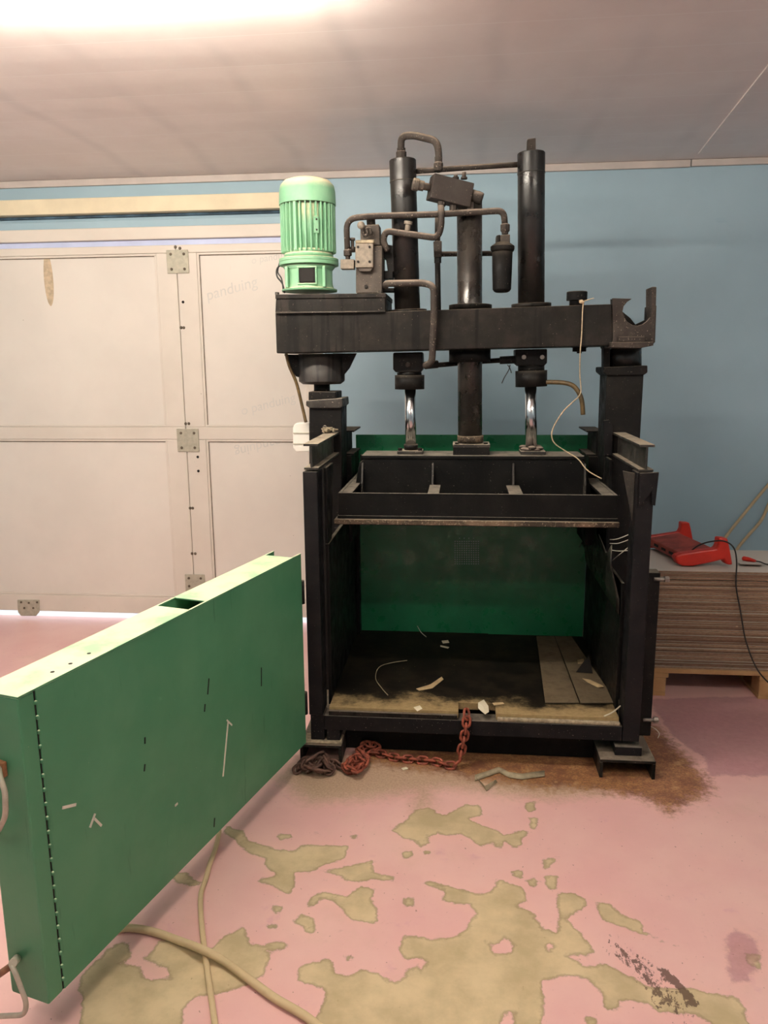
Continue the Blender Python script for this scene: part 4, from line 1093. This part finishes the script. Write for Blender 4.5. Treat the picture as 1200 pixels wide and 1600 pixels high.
# ------------------------------------------------------------------ pallet, cardboard, red tool
pal = empty('pallet', (1.44, 3.9, 0)); tag(pal, 'worn wooden pallet under the cardboard stack beside the press', 'pallet')
PX0, PX1, PY0, PY1 = .845, 2.04, 3.525, 4.325
for i in range(5):
    y0 = PY0+.165*i*1.02
    obj('deck_board', MB().box(PX0, PX1, y0, min(y0+.10, PY1), .114, .136), 'pallet', pal, .002)
for x0 in (PX0, 1.395, 1.90):
    obj('stringer_board', MB().box(x0, x0+.14, PY0, PY1, .092, .1135), 'pallet', pal, .002)
    for y0 in (PY0, 3.86, 4.22): obj('block', MB().box(x0+.002, x0+.13, y0, y0+.1, .018, .0915), 'pallet', pal, .003)
    obj('bottom_board', MB().box(x0, x0+.13, PY0, PY1, 0, .0175), 'pallet', pal, .002)
NS = 46; hh = (.606-.1365)/NS
cmesh = []
for v in range(4):
    mb = MB(); t = hh*.86
    mb.box(.815, 1.75, 3.535, 3.965, 0, t)
    for i, q in enumerate(mb.v):
        if v and q.y < 3.6: mb.v[i] = q+Vector((0, 0, .0005*math.sin(q.x*23+v*2)))
    cmesh.append(mb)
srcs = [obj('cardboard_sheet', mb, 'card', origin=(1.28, 3.75, 0)) for mb in cmesh]
zc = .1366
for i in range(NS):
    o = srcs[i] if i < 4 else srcs[random.randrange(4)].copy()
    if i >= 4: C.objects.link(o)
    if i == NS-4: zc += .004
    o.location = (1.28+random.gauss(0, .004)+(.01 if i > NS-5 else 0), 3.75+random.gauss(0, .0035)-(.004 if i > NS-5 else 0), zc); zc += hh
    o.rotation_euler = (0, 0, random.gauss(0, .004))
    tag(o, 'flat brown corrugated cardboard sheet in the stack on the pallet', 'cardboard', 'cardboard sheets stacked on the pallet')
o['label'] = 'topmost cardboard sheet of the stack, pale face up under the red tool'
ZT = zc
# red tool lying on the stack: two bracket ends joined by a slatted body
YT = 3.60
fr = [(1054,880),(1057,876),(1065,873),(1119,865),(1122,859),(1123,848),(1137,849),(1140,862),(1145,891),(1135,890),(1130,882),(1117,885.6),(1083,892.5),(1067,892.5),(1059,889)]
red = empty('bench_tool', U(1090, 880, Z=ZT)); tag(red, 'red plastic bench tool with two winged ends lying on the cardboard stack', 'tool')
P0 = PX(fr, YT); dz = ZT+.003-min(p.z for p in P0); P0 = [p+Vector((0, 0, dz)) for p in P0]
back = U(1017, 846, Z=ZT+.06)-U(1070, 873, Z=ZT+.06); back.z = 0
bd = back.normalized()
obj('end_bracket', MB().prism(P0, bd*.045), 'red', red, .008)
obj('end_bracket', MB().prism([p+bd*(.36) for p in P0], bd*.035), 'red', red, .006)
body = [P0[2]+Vector((.006, 0, -.004)), P0[3]+Vector((-.004, 0, -.002)), P0[11]+Vector((-.004, 0, .006)), P0[13]+Vector((0, 0, .012))]
bdy = obj('body', MB().prism([p+bd*.0455 for p in body], bd*.314), 'red_dull', red, .004)
for i in range(3):
    q = body[0]*.5+body[3]*.5+bd*(.12+.08*i)+Vector((-.001, 0, 0))
    obj('vent_slot', MB().obox(q, bd, bd.cross(Vector((0, 0, 1))), (0, 0, 1), .02, .002, .006), 'dark', bdy)
tag(obj('cable', MB().tube([U(1072, 868, Y=3.66), U(1090, 853, Y=3.62), U(1112, 846, Y=3.58), U(1133, 846, Y=3.55), U(1147, 857, Y=3.525), U(1151, 880, Y=3.515), U(1150, 915, Y=3.513), U(1157, 955, Y=3.512), U(1165, 1000, Y=3.505), U(1180, 1040, Y=3.49), U(1198, 1064, Y=3.48), U(1230, 1090, Y=3.46)], .0034, n=8), 'cable_black'),
    'thin black cable arching over the red tool and down the cardboard stack', 'cable')
hk = empty('hand_tool', U(1165, 873, Z=ZT)); tag(hk, 'small red-handled tool with black lead on top of the cardboard, right', 'tool')
z_ = ZT+.012
obj('handle', MB().lathe(U(1160, 872, Z=z_), U(1178, 876, Z=z_)-U(1160, 872, Z=z_), [(0, .006), (.006, .011), (.03, .0115), (.055, .008), (.068, .005)], 14), 'red', hk)
obj('lead', MB().tube([U(1177, 876, Z=z_), U(1188, 878, Z=z_-.004), U(1200, 882, Z=z_-.006), U(1230, 884, Z=z_-.006)], .003, n=8), 'cable_black', hk)
sheet('cardboard_scrap', [(1157, 884), (1190, 885), (1189, 881), (1166, 878), (1154, 880)], ZT+.0035, 'card', 'small cardboard offcut on the stack below the red-handled tool', 'scrap', ((0, .006), (1, .006)))
tag(obj('cable', MB().tube([U(1240, 715, Y=4.40), U(1200, 758, Y=4.38), U(1165, 800, Y=4.37), U(1135, 838, Y=4.37), U(1120, 868, Y=4.36), U(1110, 900, Y=4.36)], .0085, n=10), 'cable_cream'),
    'cream cable slanting down the blue wall, left of the pair', 'cable', 'cream cables on the blue wall')
tag(obj('cable', MB().tube([U(1240, 725, Y=4.40), U(1206, 778, Y=4.38), U(1190, 812, Y=4.37), U(1168, 838, Y=4.37), U(1150, 862, Y=4.36), U(1140, 900, Y=4.36)], .0085, n=10), 'cable_cream'),
    'cream cable slanting down the blue wall, right of the pair', 'cable', 'cream cables on the blue wall')
